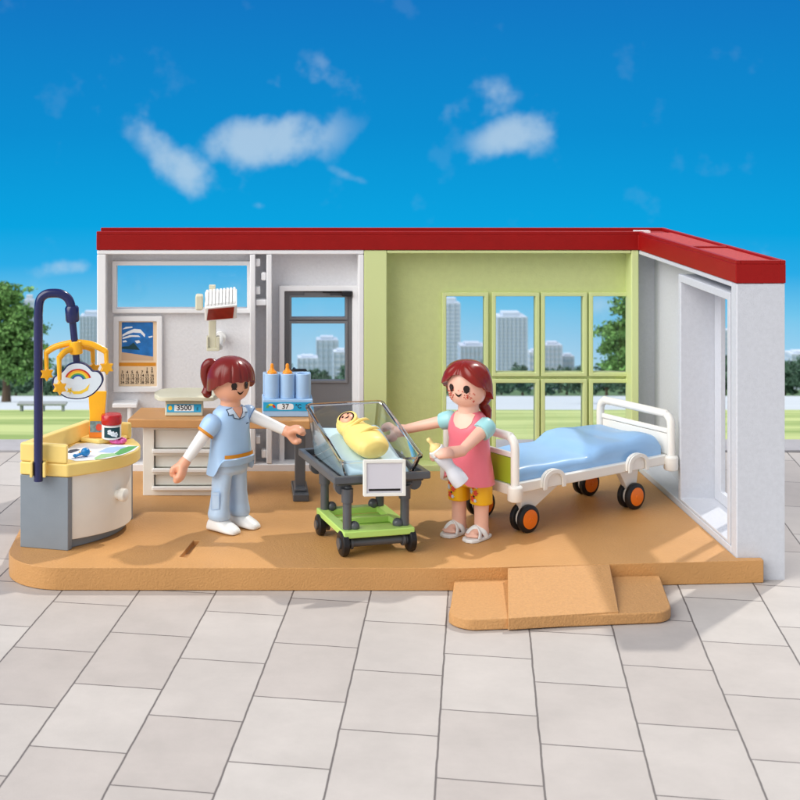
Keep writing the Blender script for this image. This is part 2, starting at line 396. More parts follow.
# floor plate with a slot
out = []
def arc(cx, cy, r, a0, a1, n=10): return [(cx + r*math.cos(R(a0+(a1-a0)*i/n)), cy + r*math.sin(R(a0+(a1-a0)*i/n))) for i in range(n+1)]
out = [(-2.13, 16.345)] + arc(-1.58, 13.43, .55, 180, 270) + [(2.0, 12.87), (3.9, 13.02), (4.87, 13.09), (4.88, 13.172), (4.645, 13.172), (4.645, 16.345)]
slot = [fl(179.4, 556.6), fl(187, 557.4), fl(200, 540.4), fl(193.4, 540.4)]
g = G(); bm = g.bm
def loop(pts, z): return [bm.verts.new((p[0], p[1], z)) for p in pts]
def edges(vs): return [bm.edges.new((vs[i], vs[(i+1) % len(vs)])) for i in range(len(vs))]
ot, it = loop(out, FL), loop(slot, FL); bmesh.ops.triangle_fill(bm, use_beauty=True, edges=edges(ot)+edges(it))
ib, ob = loop(slot, FL-.05), loop(out, .004)
bm.faces.new(ib); bm.faces.new(ob)
for A, B in ((ot, ob), (it, ib)):
    for i in range(len(A)): j = (i+1) % len(A); bm.faces.new((A[i], A[j], B[j], B[i]))
g.build('floor', M_FLOOR, room, .018, seg=3)
# entrance plate and ramp
pl = [(1.985, 12.862)] + [(1.86, 12.25)] + arc(2.03, 12.09, .22, 190, 262, 6) + arc(3.53, 12.26, .22, 280, 352, 6) + [(3.885, 13.01)]
ent = G().prism(pl, .004, .10).build('entrance_step', M_FLOORE, room, .015, seg=3)
rp = [((2.469, 12.866), (3.42, 12.975)), ((2.28, 11.868), (3.25, 12.03))]
g = G(); g.loft([[(rp[0][0][0], rp[0][0][1], .06), (rp[0][1][0], rp[0][1][1], .06), (rp[0][1][0], rp[0][1][1], .212), (rp[0][0][0], rp[0][0][1], .212)],
                 [(rp[1][0][0], rp[1][0][1], .012), (rp[1][1][0], rp[1][1][1], .012), (rp[1][1][0], rp[1][1][1], .112), (rp[1][0][0], rp[1][0][1], .112)]])
g.build('ramp', M_FLOORE, room, .006)
# white wall
xa, xb, xc = -1.588, X(364, YF), 4.65
hp = lambda a, b, c, d: (X(a, YP), X(b, YP), Z(d, YP), Z(c, YP))
win1 = hp(117, 247, 265, 308); door_h = hp(284, 352, 290, 465)
g = G(); g.panel(FY(0), xa+.01, xb, .0, ZT-.003, [win1, door_h], YP, YP+.09)
wallw = g.build('white_wall', M_WALL, room)
g = G()
def vb(p0, p1, z0=.29, z1=2.70, d=0): g.box((X(p0, YF), YF+d, z0), (X(p1, YF), YP+.01, z1))
g.box((xa, YF, 0), (xb, YP+.01, .288)); g.box((xa, YF, 2.702), (xb, YP+.01, ZT))
g.box((xa, YF, .289), (X(106, YF), YB+.002, 2.701)); vb(250, 255.5); vb(266.5, 272); vb(358.5, 364)
g.box((X(255.6, YF), YF+.03, Z(306, YF)), (X(266.4, YF), YP+.01, Z(300, YF)))
for (px, py) in ((258, 263), (263.8, 277), (258, 291), (258, 441), (264, 455)):
    g.box((X(px-2.4, YF), YF+.04, Z(py+4, YF)), (X(px+2.4, YF), YP-.08, Z(py-4, YF)))
g.box((X(112, YF), YF+.02, Z(408.5, YF)), (X(137, YF), YP+.01, Z(404, YF)))
g.box((X(127, YF), YF+.05, .29), (X(131, YF), YP+.01, Z(408.6, YF)))
g.build('wall_rib', M_RIM, wallw, .012)
def window(par, holes, m, w=4.2, y0=YP-.09, name='window', pane=True, mulls=()):
    h = holes; e = w/85.6
    g = G(); g.panel(FY(0), h[0]-e, h[1]+e, h[2]-e, h[3]+e, [h], y0, YP+.004)
    fr = g.build(name, m, par, .01)
    if pane: G().box((h[0]-.005, YP+.03, h[2]-.005), (h[1]+.005, YP+.038, h[3]+.005)).build('pane', M_PANE, fr)
    return fr
window(room, win1, M_RIM, 4.5, YP-.07)
# door
dr_ = G(); dr_.panel(FY(0), X(279, YP), X(357, YP), Z(470, YP), Z(285, YP), [(door_h[0]+.003, door_h[1]-.003, door_h[2]+.003, door_h[3]-.003)], YP-.1, YP+.004); dr_.build('door_frame', M_RIM, room, .01)
pn = [hp(291.5, 345, 297, 317), hp(291.5, 345, 323, 380)]
g = G(); g.panel(FY(0), door_h[0]+.006, door_h[1]-.006, door_h[2]+.01, door_h[3]-.006, pn, YP-.03, YP+.06)
door = g.build('door', M_DOOR, room, .006)
for h in pn:
    G().panel(FY(0), h[0]-.028, h[1]+.028, h[2]-.028, h[3]+.028, [(h[0]-.001, h[1]+.001, h[2]-.001, h[3]+.001)], YP-.05, YP-.029).build('pane_frame', M_DOOR, door, .006)
    G().box((h[0]-.005, YP+.01, h[2]-.005), (h[1]+.005, YP+.018, h[3]+.005)).build('pane', M_PANE, door)
G().box((X(304, YP), YP-.05, Z(295, YP)), (X(330, YP), YP-.028, Z(291.5, YP))).build('door_plate', M_DOOR, door, .006)
g = G(); g.box((X(341, YP), YP-.14, Z(295, YP)), (X(351, YP), YP-.04, Z(290, YP))); g.box((X(322, YP), YP-.1, Z(292, YP)), (X(342, YP), YP-.08, Z(290.3, YP))); g.build('door_closer', M_BLACK, door, .012)
g = G(); g.capsule((X(293, YP), YP-.16, Z(368.6, YP)), (X(304, YP), YP-.16, Z(368.6, YP)), .028, .028); g.cyl((X(294, YP), YP-.16, Z(368.6, YP)), (X(294, YP), YP-.02, Z(368.6, YP)), .02); g.build('door_handle', M_BLACK, door)
# calendar
window(room, hp(119, 157, 321, 386), M_RIM, 5.5, YP-.05, 'notice_frame', False)
c0, c1_, c2_, c3 = hp(118.5, 157.5, 320.5, 386.5)
cal = G().box((c0, YP-.008, c2_), (c1_, YP+.002, c3)).build('calendar', M_PAPER, room)
def art(par, name, m, pts, y, t=.0015, org=None, s=None):
    """flat printed shape, pts in photo pixels on the plane at depth y"""
    poly = [(X(a, y), Z(b, y)) for a, b in pts]
    g = G(); g.loft([[(p[0], y+t, p[1]) for p in poly], [(p[0], y, p[1]) for p in poly]]); return g.build(name, m, par)
def cz(a, b): return (110 + a/9.52, 312 + b/9.52)
ya = YP - .0095
art(cal, 'printed_picture', M_SEA, [cz(112, 98), cz(410, 98), cz(410, 425), cz(112, 382)], ya)
art(cal, 'printed_beach', M_SAND, [cz(110, 384), cz(410, 427), cz(414, 462), cz(108, 462)], ya)
art(cal, 'printed_hill', M_HILL, [cz(112, 330), cz(180, 325), cz(225, 290), (cz(270, 345)), cz(285, 362), cz(112, 350)], ya-.002)
for pts in (((118, 165), (150, 142), (212, 138), (214, 150), (160, 158)), ((118, 215), (170, 185), (230, 160), (290, 165), (335, 215), (330, 240), (290, 200), (220, 196), (160, 215), (118, 235)),
            ((118, 245), (190, 220), (270, 222), (290, 238), (210, 236), (120, 258)), ((120, 275), (150, 268), (165, 285), (125, 290)), ((235, 275), (275, 268), (290, 290), (255, 300)), ((362, 235), (405, 225), (405, 238), (375, 248))):
    art(cal, 'printed_cloud', M_FOAM, [cz(*p) for p in pts], ya-.002)
art(cal, 'printed_band', M_BAND, [cz(84, 482), cz(437, 482), cz(437, 515), cz(84, 515)], ya)
rows = ((540, ('', '', '', '', '', '1', '2')), (572, '3 4 5 6 7 8 9'.split()), (604, '10 11 12 13 14 15 16'.split()), (637, '17 18 19 20 21 22 23'.split()), (670, '24 25 26 27 28 29 30'.split()))
for ry, rr in rows:
    for i, s_ in enumerate(rr):
        if not s_: continue
        p = cz(118 + i*47, ry)
        text('date_number', s_, .046, Matrix.Translation((X(p[0], YP), ya-.001, Z(p[1], YP))) @ UP, M_PRINT, cal, .0005, .0006)
# green wall
g = G(); cols = ((446, 484), (495.5, 535), (544.5, 582.5), (592.5, 629)); holes = []
for a, b in cols: holes += [hp(a, b, 296, 372), hp(a, b, 382.5, 452)]
g.panel(FY(0), xb+.002, 4.65, .0, ZT-.003, holes, YP+.001, YP+.08); wg = g.build('green_wall', M_GREEN, room)
g = G(); g.box((xb+.001, YF+.002, 0), (X(387, YF), YP+.01, ZT-.002)); g.box((X(631.5, YF), YF+.002, 0), (4.648, YP+.01, ZT-.002))
g.box((X(387, YF)+.001, YF+.003, 2.712), (X(631.5, YF)-.001, YP+.01, ZT-.003)); g.box((X(387, YF)+.001, YF+.04, 0), (X(631.5, YF)-.001, YP+.01, .27))
g.build('wall_rib', M_GREENR, wg, .012)
for h in holes: window(room, h, M_GREENR, 4.0, YP-.04)
# wing wall on the right
XI, XM, XO = 4.652, 4.9, 5.10; y0w, y1w = 13.18, 14.85
FX = lambda u, v, d: (d, u, v)
hole = (13.45, 14.85, .30, 2.56)
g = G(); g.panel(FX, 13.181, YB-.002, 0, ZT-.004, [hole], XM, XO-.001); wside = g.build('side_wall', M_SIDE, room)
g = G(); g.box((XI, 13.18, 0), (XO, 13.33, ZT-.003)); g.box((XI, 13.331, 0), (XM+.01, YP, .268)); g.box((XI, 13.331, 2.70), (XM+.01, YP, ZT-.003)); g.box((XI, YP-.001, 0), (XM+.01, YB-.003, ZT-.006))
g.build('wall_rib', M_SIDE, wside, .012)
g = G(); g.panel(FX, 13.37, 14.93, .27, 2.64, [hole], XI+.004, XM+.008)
sw = g.build('window', M_SIDE, room, .01)  # frame also uses the white with shade put into its colour
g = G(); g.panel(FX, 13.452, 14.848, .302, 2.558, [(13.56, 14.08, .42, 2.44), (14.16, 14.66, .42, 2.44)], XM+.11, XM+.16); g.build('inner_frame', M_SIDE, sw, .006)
# roof edge
g = G()
g.prism([(xa-.006, YF-.008), (4.642, YF-.008), (4.642, 13.172), (XO+.008, 13.172), (XO+.008, YB+.008), (xa-.006, YB+.008)], ZT, ZR-.035)
roof = g.build('roof_edge', M_RED, room, .008)
g = G()
g.box((xa-.005, YF-.007, ZR-.036), (4.70, YF+.045, ZR)); g.box((xa-.005, YB-.045, ZR-.036), (XO+.007, YB+.007, ZR))
g.box((4.643, 13.173, ZR-.036), (4.69, YF-.008, ZR)); g.box((XO-.04, 13.173, ZR-.036), (XO+.007, YB-.046, ZR)); g.box((4.691, 13.173, ZR-.036), (XO-.041, 13.21, ZR)); g.box((4.691, 14.6, ZR-.036), (XO-.041, 14.66, ZR-.004))
g.build('roof_rim', M_RED, roof, .006)
g = G(); g.box((4.69, 13.211, ZR-.036), (XO-.04, 14.599, ZR-.022)); g.box((4.69, 14.661, ZR-.036), (XO-.04, YF+.1, ZR-.022)); g.build('roof_inlay', M_REDT, roof)
g = G(); g.box((4.62, YF+.06, ZR-.034), (4.80, YF+.15, ZR+.004)); g.build('roof_clip', M_WHITE, roof, .004)

# ------------------------------------------------------------------ changing table
A, B, C, D = Vector((-1.571, 13.37)), Vector((-2.04, 13.49)), Vector((-1.035, 14.42)), Vector((-1.50, 14.54))
ct = thing('changing_table', 'grey and white baby changing table with curved door and pale yellow rimmed top', 'changing table', (-1.6, 13.95, FL))
ac = (C-A).normalized(); an = Vector((ac.y, -ac.x)); LA = (C-A).length
def bow(P0, P2, out, t0=.62, n=18, a=0., b=1.):
    c = P0 + (P2-P0)*t0 + an*out; r = []
    for i in range(n+1):
        t = a + (b-a)*i/n; r.append((P0*(1-t)**2 + c*2*t*(1-t) + P2*t*t))
    return r
def V2(l): return [(p.x, p.y) for p in l]
A2 = A + (B-A)*.08
g = G()
g.prism(V2([B, A, A + ac*.07, B + ac*.07]), FL, .898)                      # end panel towards the camera
g.prism(V2([C, D, D - ac*.07, C - ac*.07]), FL, .898)
g.prism(V2([B + ac*.07, B + ac*.11 - an*-.03, D - ac*.11 + an*.03, D - ac*.07]), FL, .897)
g.prism(V2([A + ac*.07 - an*.04] + bow(A + ac*.07 - an*.04, C - ac*.07 - an*.04, .30) + [D - ac*.07 + an*.05, B + ac*.07 + an*.05]), FL+.001, FL+.075)
g.build('cabinet', M_GREY, ct, .008)
P0, P2 = A + ac*.075, C - ac*.075
o_ = bow(P0, P2, .40); i_ = bow(P0 - an*.04, P2 - an*.04, .38)
cdoor = G().prism(V2(o_ + i_[::-1]), FL+.085, .896).build('cabinet_door', M_CREAM, ct, .008)
k = bow(P0, P2, .40, a=.42, b=.44)[0]; kp = Vector((k.x, k.y, Z(494, k.y)))
kn = Vector((an.x, an.y, 0)); kn = (kn + Vector((ac.x, ac.y, 0))*.0).normalized()
g = G(); g.tube([kp - kn*.02, kp + kn*.03, kp + kn*.035, kp + kn*.09, kp + kn*.10], [.05, .05, .062, .062, .045], 24); g.build('knob', M_CREAM, cdoor, .004)
inner = [A, *bow(A, C, .56, .68)[1:-1], C, D, B]
g = G(); g.prism(V2([A - ac*.01, *bow(A, C, .58, .68)[1:-1], C + ac*.02, D + ac*.02, B - ac*.01]), .90, 1.026)
top = g.build('table_top', M_YELLOW, ct, .018, seg=3)
def wall_poly(a, b, th, nrm): return V2([a, b, b + nrm*th, a + nrm*th])
g = G()
ba = (A-B).normalized()
# raised end towards the camera, raised long back and raised far end with a shelf
g.prism(V2([B - ac*.01, A - ac*.01, A + ac*.07 - ba*.04, B + ac*.07]), 1.027, 1.205)
bd = (D-B).normalized(); bn = Vector((bd.y, -bd.x))
g.prism(V2([B + ac*.071, B + ac*.071 + bn*.07, D + bn*.07 - ac*.045, D - ac*.045]), 1.027, 1.205)
g.prism(V2([D + ac*.02, D - ac*.044, C - ac*.044 - (C-D).normalized()*.02, C + ac*.02 - (C-D).normalized()*.02]), 1.027, 1.19)
g.prism(V2([D - ac*.045 + bn*.07, D - ac*.27 + bn*.071, D - ac*.27 + bn*.30, C - ac*.16, C - ac*.046 - (C-D).normalized()*.03]), 1.027, 1.075)
g.build('raised_rim', M_YELLOW, ct, .02, seg=3)
def tz(px, py, z=1.03): y = F*(CZ-z)/(py-112); return (X(px, y), y)
def zoomct(a, b): return (70 + a/8.89, 385 + b/8.89)
def flat(name, m, pts, z, par, t=.0015): return G().prism([tz(*p, z) for p in pts], z-t, z).build(name, m, par)
mat_ = flat('printed_mat', M_FOAM, [(64, 455.5), (66, 450), (76, 443.5), (92, 442.6), (110, 444.5), (128, 445), (139, 446.2), (134, 450.5), (122, 455), (106, 458.5), (92, 460), (76, 461), (68, 459)], 1.029, ct)
flat('printed_leaf', M_PGRN, [zoomct(*p) for p in ((395, 610), (450, 570), (520, 545), (600, 542), (560, 570), (500, 600), (430, 622))], 1.0315, mat_)
flat('printed_meadow', mat('printed_pale_green', (160, 206, 150), .5), [zoomct(*p) for p in ((215, 650), (280, 612), (390, 606), (430, 622), (330, 640), (230, 662))], 1.0315, mat_)
flat('printed_sky', mat('printed_pale_blue', (166, 196, 232), .5), [zoomct(*p) for p in ((250, 595), (330, 555), (420, 545), (500, 548), (440, 572), (380, 602))], 1.0315, mat_)
flat('printed_whale', M_LINE, [zoomct(*p) for p in ((-30, 600), (0, 575), (60, 568), (90, 575), (50, 590), (10, 604))], 1.0315, mat_)
for q in ((120, 578), (160, 572), (85, 596), (180, 590)):
    flat('printed_dot', M_GOLD, [zoomct(q[0]+9*math.cos(t*.9), q[1]+6*math.sin(t*.9)) for t in range(7)], 1.0315, mat_)
# things on the table
ty = 14.28
tb = thing('lotion_tube', 'tall golden yellow lotion tube standing behind the red lidded jar', 'lotion tube', (X(97.5, ty), ty, 1.077))
x_ = X(97.5, ty)
g = G(); g.loft([[(x_ + a*hx, ty + b*hy, z) for a, b in ((-1,-1),(-.3,-1.1),(.3,-1.1),(1,-1),(1,1),(.3,1.1),(-.3,1.1),(-1,1))] for z, hx, hy in ((1.20, .078, .05), (1.30, .075, .04), (1.52, .092, .018), (1.535, .092, .016))]); g.build('tube_body', M_GOLD, tb, .006)
g = G(); g.loft([[(x_ + a*hx, ty + b*hy, z) for a, b in ((-1,-1),(1,-1),(1,1),(-1,1))] for z, hx, hy in ((1.077, .08, .055), (1.199, .08, .055))]); g.build('tube_base', mat('orange_tube', (238, 130, 30), .35), tb, .01)
G().box((x_-.07, ty-.0585, 1.135), (x_+.07, ty-.056, 1.245)).build('tube_label', mat('tube_label_grey', (120, 140, 140), .5, 0, 50, .4, 30), tb)
g = G(); g.prism([(x_+.02+.032*math.cos(t*.7), 1.185+.036*math.sin(t*.7)) for t in range(9)], .0, .001, Matrix.Translation((0, ty-.0598, 0)) @ UP); g.build('tube_emblem', M_CORAL, tb)
jx, jy = X(111.5, 14.22), 14.22
jr = thing('cream_jar', 'small round cream jar with red lid and dark green flowered label', 'jar', (jx, jy, 1.077))
g = G(); g.lathe([(.09, 1.077), (.098, 1.085), (.098, 1.215), (.085, 1.222)], 36, Matrix.Translation((jx, jy, 0))); g.build('jar_body', M_WHITE, jr)
g = G(); g.lathe([(.10, 1.223), (.104, 1.23), (.104, 1.305), (.094, 1.318), (.001, 1.319)], 36, Matrix.Translation((jx, jy, 0))); g.build('lid', M_REDL, jr)
def band(name, m, par, c, r, a0, a1, z0, z1, n=14):
    g = G(); g.loft([[(c[0]+r*math.sin(a), c[1]-r*math.cos(a), z) for a in [R(a0+(a1-a0)*i/n) for i in range(n+1)]] for z in (z0, z1)], cap=False, closed=False); return g.build(name, m, par)
lb = band('jar_label', M_HILL, jr, (jx, jy), .0995, -42, 62, 1.098, 1.20)
for a in (-6, 12, 30):
    g = G(); 
    for q in range(5):
        aa = R(a) + .12*math.cos(q*1.257); g.ball((jx+.1*math.sin(aa), jy-.1*math.cos(aa), 1.15+.02*math.sin(a)+.016*math.sin(q*1.257)), (.012, .004, .012), n=8)
    g.build('printed_flower', M_FOAM, lb)
g = G(); pcx, pcy = tz(118, 443)
g.tube([(pcx+.062*math.cos(t*.35), pcy+.05*math.sin(t*.35), 1.052+.006*math.sin(t*2.1)) for t in range(19)], .02, 10, cap=False)
for t in range(7): g.ball((pcx+.066*math.cos(t*.9), pcy+.054*math.sin(t*.9), 1.056), .024, n=8)
tag(g.build('teething_ring', M_PINKT), 'bumpy pink teething ring lying on the yellow changing table', 'teething ring')
rx_, ry_ = tz(85.5, 456.5); rx2, ry2 = tz(75, 458)
g = G(); g.ball((rx_, ry_, 1.073), (.045, .045, .042)); g.tube(spline([(rx_-.03, ry_, 1.06), (rx_-.07, ry_-.03, 1.052), (rx2, ry2, 1.052), (rx2-.02, ry2-.01, 1.052)], 4), lerpl([.022, .02, .03, .012], 4), 12, flat=.6)
tag(g.build('baby_rattle', M_BLUET, remesh=.006, smooth=2), 'bright blue rattle with a round head lying on the printed mat', 'rattle')

# mobile with its stand
mb = thing('crib_mobile', 'navy blue hooked pole clipped to the changing table holding a yellow star mobile', 'mobile', (-1.86, 13.36, .86))
py_ = 13.35
pts = [P(38.3, 481, py_), P(38.3, 430, py_), P(38.3, 330, py_), P(38.4, 312, py_), P(40, 300, py_), P(45.5, 294.5, py_), P(53, 293.2, py_), P(61, 294, py_), P(67.5, 298, py_), P(70.8, 305, py_), P(71.8, 314, py_)]
G().tube(spline(pts, 6), .043, 18).build('pole', M_NAVY, mb)
G().tube([P(71.7, 306, py_), P(71.8, 308, py_), P(72.6, 320, py_), P(72.8, 322, py_)], [.055, .066, .066, .055], 20).build('collar', M_NAVY, mb)
G().tube([P(72.4, 320, py_), P(75, 345, py_), P(77, 366, py_)], .034, 16).build('hanger', M_NAVY, mb)
g = G(); c = P(38.3, 469, py_)
g.box((c.x-.075, c.y+.03, c.z-.07), (c.x+.075, c.y+.09, c.z+.07)); g.box((c.x-.075, c.y-.05, c.z-.07), (c.x-.047, c.y+.031, c.z+.07)); g.box((c.x+.047, c.y-.05, c.z-.07), (c.x+.075, c.y+.031, c.z+.07)); g.build('clip', M_YELLOW, mb, .008)
def star(g, c, r, th, n=6, rot=0, yaw=0):
    pl_ = [((r if i % 2 == 0 else r*.58)*math.cos(rot+math.pi*i/n), (r if i % 2 == 0 else r*.58)*math.sin(rot+math.pi*i/n)) for i in range(2*n)]
    g.prism(pl_, -th/2, th/2, Matrix.Translation(c) @ Matrix.Rotation(yaw, 4, 'Z') @ UP)
hub = P(76, 347, py_)
def arm(pts, drop, pr=.022):
    g = G(); s_ = spline(pts, 6); g.tube(s_, .026, 10, flat=1.15)
    for e, dz in drop:
        g.tube([e + Vector((0, 0, .012)), e + Vector((.005, 0, -dz))], [.024, .02], 10)
    return g.build('mobile_arm', M_GOLD, mb)
l1, r1 = P(46, 352.5, py_), P(106, 351.5, py_)
a1 = arm([l1, P(55, 347, py_), P(68, 343.5, py_), P(76, 342.5, py_), P(90, 344, py_), P(100, 348, py_), r1], ((l1, .16), (r1, .12)))
nr, fr_ = P(59, 358.5, 13.2), P(92.5, 349, 13.5)
a2 = arm([nr, P(64, 352.5, 13.25), P(70, 349.5, 13.3), P(77, 348, 13.35), P(85, 346.5, 13.42), fr_], ((nr, .2), (fr_, .13)))
for a, e, dz in ((a1, l1, .20), (a1, r1, .15), (a2, nr, .27), (a2, fr_, .19)):
    g = G(); star(g, e + Vector((.006, 0, -dz)), .072, .045, 6, .5, R(20)); g.build('star', M_GOLD, a, .006)
G().tube([P(75.5, 341, py_), P(76.3, 354, py_)], .062, 20).build('hub', M_GOLD, mb, .01)
def cz3(a, b): return (40 + a/10.67, 335 + b/10.67)
cy = 13.32
olp = [cz3(*p) for p in ((130, 510), (145, 450), (200, 412), (248, 372), (300, 312), (390, 285), (480, 300), (538, 345), (570, 378), (630, 385), (670, 430), (678, 490), (640, 560), (570, 630), (480, 672), (380, 682), (280, 665), (200, 612), (150, 562))]
ol3 = [(v.x, v.y) for v in [Vector((p[0], p[1], 0)) for p in olp]]
sm = spline([Vector((a, b, 0)) for a, b in ol3] + [Vector((ol3[0][0], ol3[0][1], 0))], 4)[:-1]
def ring_at(s, y): return [(X(77.8 + (v.x-77.8)*s, cy), y, Z(380.5 + (v.y-380.5)*s, cy)) for v in sm]
cloud = G().loft([ring_at(.99, cy+.03), ring_at(1, cy+.02), ring_at(1, cy-.02), ring_at(.99, cy-.024)]).build('cloud_sign', M_NAVY, mb)
G().loft([ring_at(.93, cy-.022), ring_at(.93, cy-.028)]).build('cloud_face', mat('cloud_pale', (222, 232, 240), .4), cloud)
for i, m_ in enumerate((M_PRED, M_GOLD, M_PYEL, M_PGRN, M_PBLU)):
    r0, r1_ = 13.2 - i*1.7, 13.2 - (i+1)*1.72
    pp = [(78+r0*math.cos(R(a)), 380.2-r0*.86*math.sin(R(a))) for a in range(12, 170, 8)] + [(78+r1_*math.cos(R(a)), 380.2-r1_*.86*math.sin(R(a))) for a in range(164, 11, -8)]
    art(cloud, 'rainbow_band', m_, pp, cy-.030)
art(cloud, 'printed_moon', M_PYEL, [cz3(*p) for p in ((330, 600), (420, 600), (480, 575), (530, 520), (510, 590), (440, 628), (360, 632))], cy-.030)
art(cloud, 'printed_star', M_PYEL, [(69.8 + (3.6 if i % 2 == 0 else 1.7)*math.cos(i*math.pi/5+.2), 390.6 + (3.6 if i % 2 == 0 else 1.7)*math.sin(i*math.pi/5+.2)) for i in range(10)], cy-.031)
for q in (68.9, 70.6): art(cloud, 'printed_eye', M_PRINT, [(q+.35*math.cos(t), 390.4+.45*math.sin(t)) for t in range(6)], cy-.033)

# ------------------------------------------------------------------ desk
dk = thing('desk', 'tan topped white desk with three drawers and a grey leg against the white wall', 'desk', (-.2, 15.5, FL))
G().prism([(-1.151, 15.2), (.80, 15.12), (.86, 15.78), (-1.05, 15.81)], .962, 1.053).build('desk_top', M_WOOD, dk, .012)
xl, xr = X(143, 15.3), X(245, 15.3)
g = G(); dz_ = [(.70, .915), (.495, .637), (.30, .433)]; dx0, dx1 = X(154, 15.3), X(238, 15.3)
g.panel(FY(0), xl, xr, FL, .961, [(dx0, dx1, a, b) for a, b in dz_], 15.30, 15.40)
g.box((xl, 15.401, FL), (xr, 15.75, .961)); g.build('drawer_cabinet', M_CREAM, dk, .006)
for a, b in dz_:
    d_ = G().box((dx0+.012, 15.345, a+.012), (dx1-.012, 15.43, b-.01)).build('drawer', M_CREAM, dk, .006)
    G().box((dx0-.02, 15.262, a-.028), (dx1+.02, 15.298, a+.014)).build('handle', M_WHITE, d_, .01)
g = G(); lx = .70; g.box((lx-.055, 15.24, .30), (lx+.055, 15.40, .961)); g.build('leg', M_CHAR, dk, .01)
g = G(); g.box((lx-.085, 15.05, FL), (lx+.085, 15.62, .29)); g.box((lx-.065, 15.14, .291), (lx+.065, 15.5, .325)); g.build('leg_foot', M_CHAR, dk, .012)
# baby scale
s0 = thing('baby_scale', 'beige baby scale with a cyan number display on the tan desk', 'scale', (-.57, 15.45, 1.055))
x0, x1 = X(165, 15.36), X(203, 15.36)
g = G(); prof = [(15.34, 1.055), (15.34, 1.085), (15.40, 1.19), (15.42, 1.215), (15.62, 1.215), (15.64, 1.055)]
g.loft([[(x, p[0], p[1]) for p in prof] for x in (x0, x0+.025, x1-.025, x1)]); g.build('scale_body', M_BEIGE, s0, .014)
g = G(); xm = (X(154, 15.4)+X(218, 15.4))/2; hw = (X(218, 15.4)-X(154, 15.4))/2
rings = []
for i in range(15):
    u = -1 + 2*i/14; e = math.sqrt(max(0, 1-abs(u)**5)); zc = 1.216 + .5* .03*(1-u*u) ; dd = .2*e+.01
    rings.append([(xm+u*hw, 15.50+a*dd, zc + b) for a, b in ((-1, .0), (-1, .04), (-.8, .05), (0, .022+.03*abs(u)), (.8, .07), (1, .06), (1, .0))])
g.loft(rings); g.build('weighing_tray', M_BEIGE, s0, .01)
sl_ = math.atan2(.105, .06)
Mf = Matrix.Translation(((x0+x1)/2, 15.3655, 1.137)) @ Matrix.Rotation(sl_, 4, 'X')
g = G(); g.box((-.185, -.045, -.001), (.185, .045, .003), Mf); dsp = g.build('display', M_SKYB, s0)
g = G(); g.box((-.105, -.034, .0031), (.105, .034, .0045), Mf); g.build('display_window', M_FOAM, dsp)
text('display_digits', '3500', .082, Mf @ Matrix.Translation((0, 0, .0055)), M_PRINT, dsp, .0005, .001)
text('display_unit', 'g', .05, Mf @ Matrix.Translation((.145, 0, .004)), M_PRINT, dsp, .0005)
g = G(); g.prism([(-.15+.022*math.cos(t*.79), .026*math.sin(t*.79)) for t in range(8)], .0031, .0045, Mf); g.build('display_emblem', M_PYEL, dsp)
# bottle warmer
wm = thing('bottle_warmer', 'light blue bottle warmer with three cups and a 37 degree label on the desk', 'bottle warmer', (.56, 15.45, 1.055))
wx0, wx1 = X(262.5, 15.3), X(313, 15.3)
g = G(); g.box((wx0, 15.30, 1.055), (wx1, 15.62, 1.245)); 
g.box((wx0+.01, 15.5, 1.246), (wx1-.01, 15.61, 1.49)); g.build('warmer_body', M_LBLUE, wm, .012)
for i in range(3):
    cx = wx0 + .105 + i*.167; r = .082; g = G()
    g.lathe([(r, 1.246), (r, 1.505), (r-.006, 1.512), (r-.014, 1.505), (r-.014, 1.30), (.001, 1.299)], 28, Matrix.Translation((cx, 15.405, 0)), cap=False); g.build('cup', M_LBLUE, wm)
lbx = G().box((wx0+.008, 15.2965, 1.12), (wx1-.02, 15.2995, 1.215)).build('warmer_label', M_SKYB, wm)
G().prism([((wx0+.245)+.09*math.copysign(abs(math.cos(t*.39))**.5, math.cos(t*.39)), 1.168+.034*math.copysign(abs(math.sin(t*.39))**.5, math.sin(t*.39))) for t in range(16)], 0, .001, Matrix.Translation((0, 15.2962, 0)) @ UP).build('label_window', M_FOAM, lbx)
text('temperature', '37', .078, Matrix.Translation((wx0+.245, 15.2945, 1.168)) @ UP, M_PRINT, lbx, .0005, .0012)
text('temperature_unit', '°C', .06, Matrix.Translation((wx0+.385, 15.2955, 1.17)) @ UP, M_PRINT, lbx, .0005, .001)
for j, m_ in enumerate((M_PRED, M_PYEL, M_PGRN)):
    pp = [(wx0+.09+(.052)*math.cos(R(a)), 1.155+.045*math.sin(R(a))) for a in range(j*60, j*60+61, 12)] + [(wx0+.09+.026*math.cos(R(a)), 1.155+.022*math.sin(R(a))) for a in range(j*60+60, j*60-1, -12)]
    G().prism(pp, 0, .001, Matrix.Translation((0, 15.2962, 0)) @ UP).build('gauge_arc', m_, lbx)
for i, lab in ((0, 'orange tipped baby bottle in the leftmost cup of the blue warmer'), (1, 'orange tipped baby bottle in the middle cup of the blue warmer')):
    cx = wx0 + .105 + i*.167; T = Matrix.Translation((cx, 15.405, 0))
    t_ = thing('baby_bottle', lab, 'baby bottle', (cx, 15.405, 1.301), 'bottles in the warmer')
    g = G(); g.lathe([(.05, 1.301), (.05, 1.46), (.04, 1.49)], 20, T); g.build('bottle_body', M_MILK, t_)
    g = G(); g.lathe([(.05, 1.491), (.052, 1.52), (.046, 1.53), (.026, 1.545), (.018, 1.57), (.02, 1.59), (.014, 1.61), (.001, 1.615)], 20, T); g.build('nipple', mat('orange_nipple', (246, 150, 30), .35), t_)

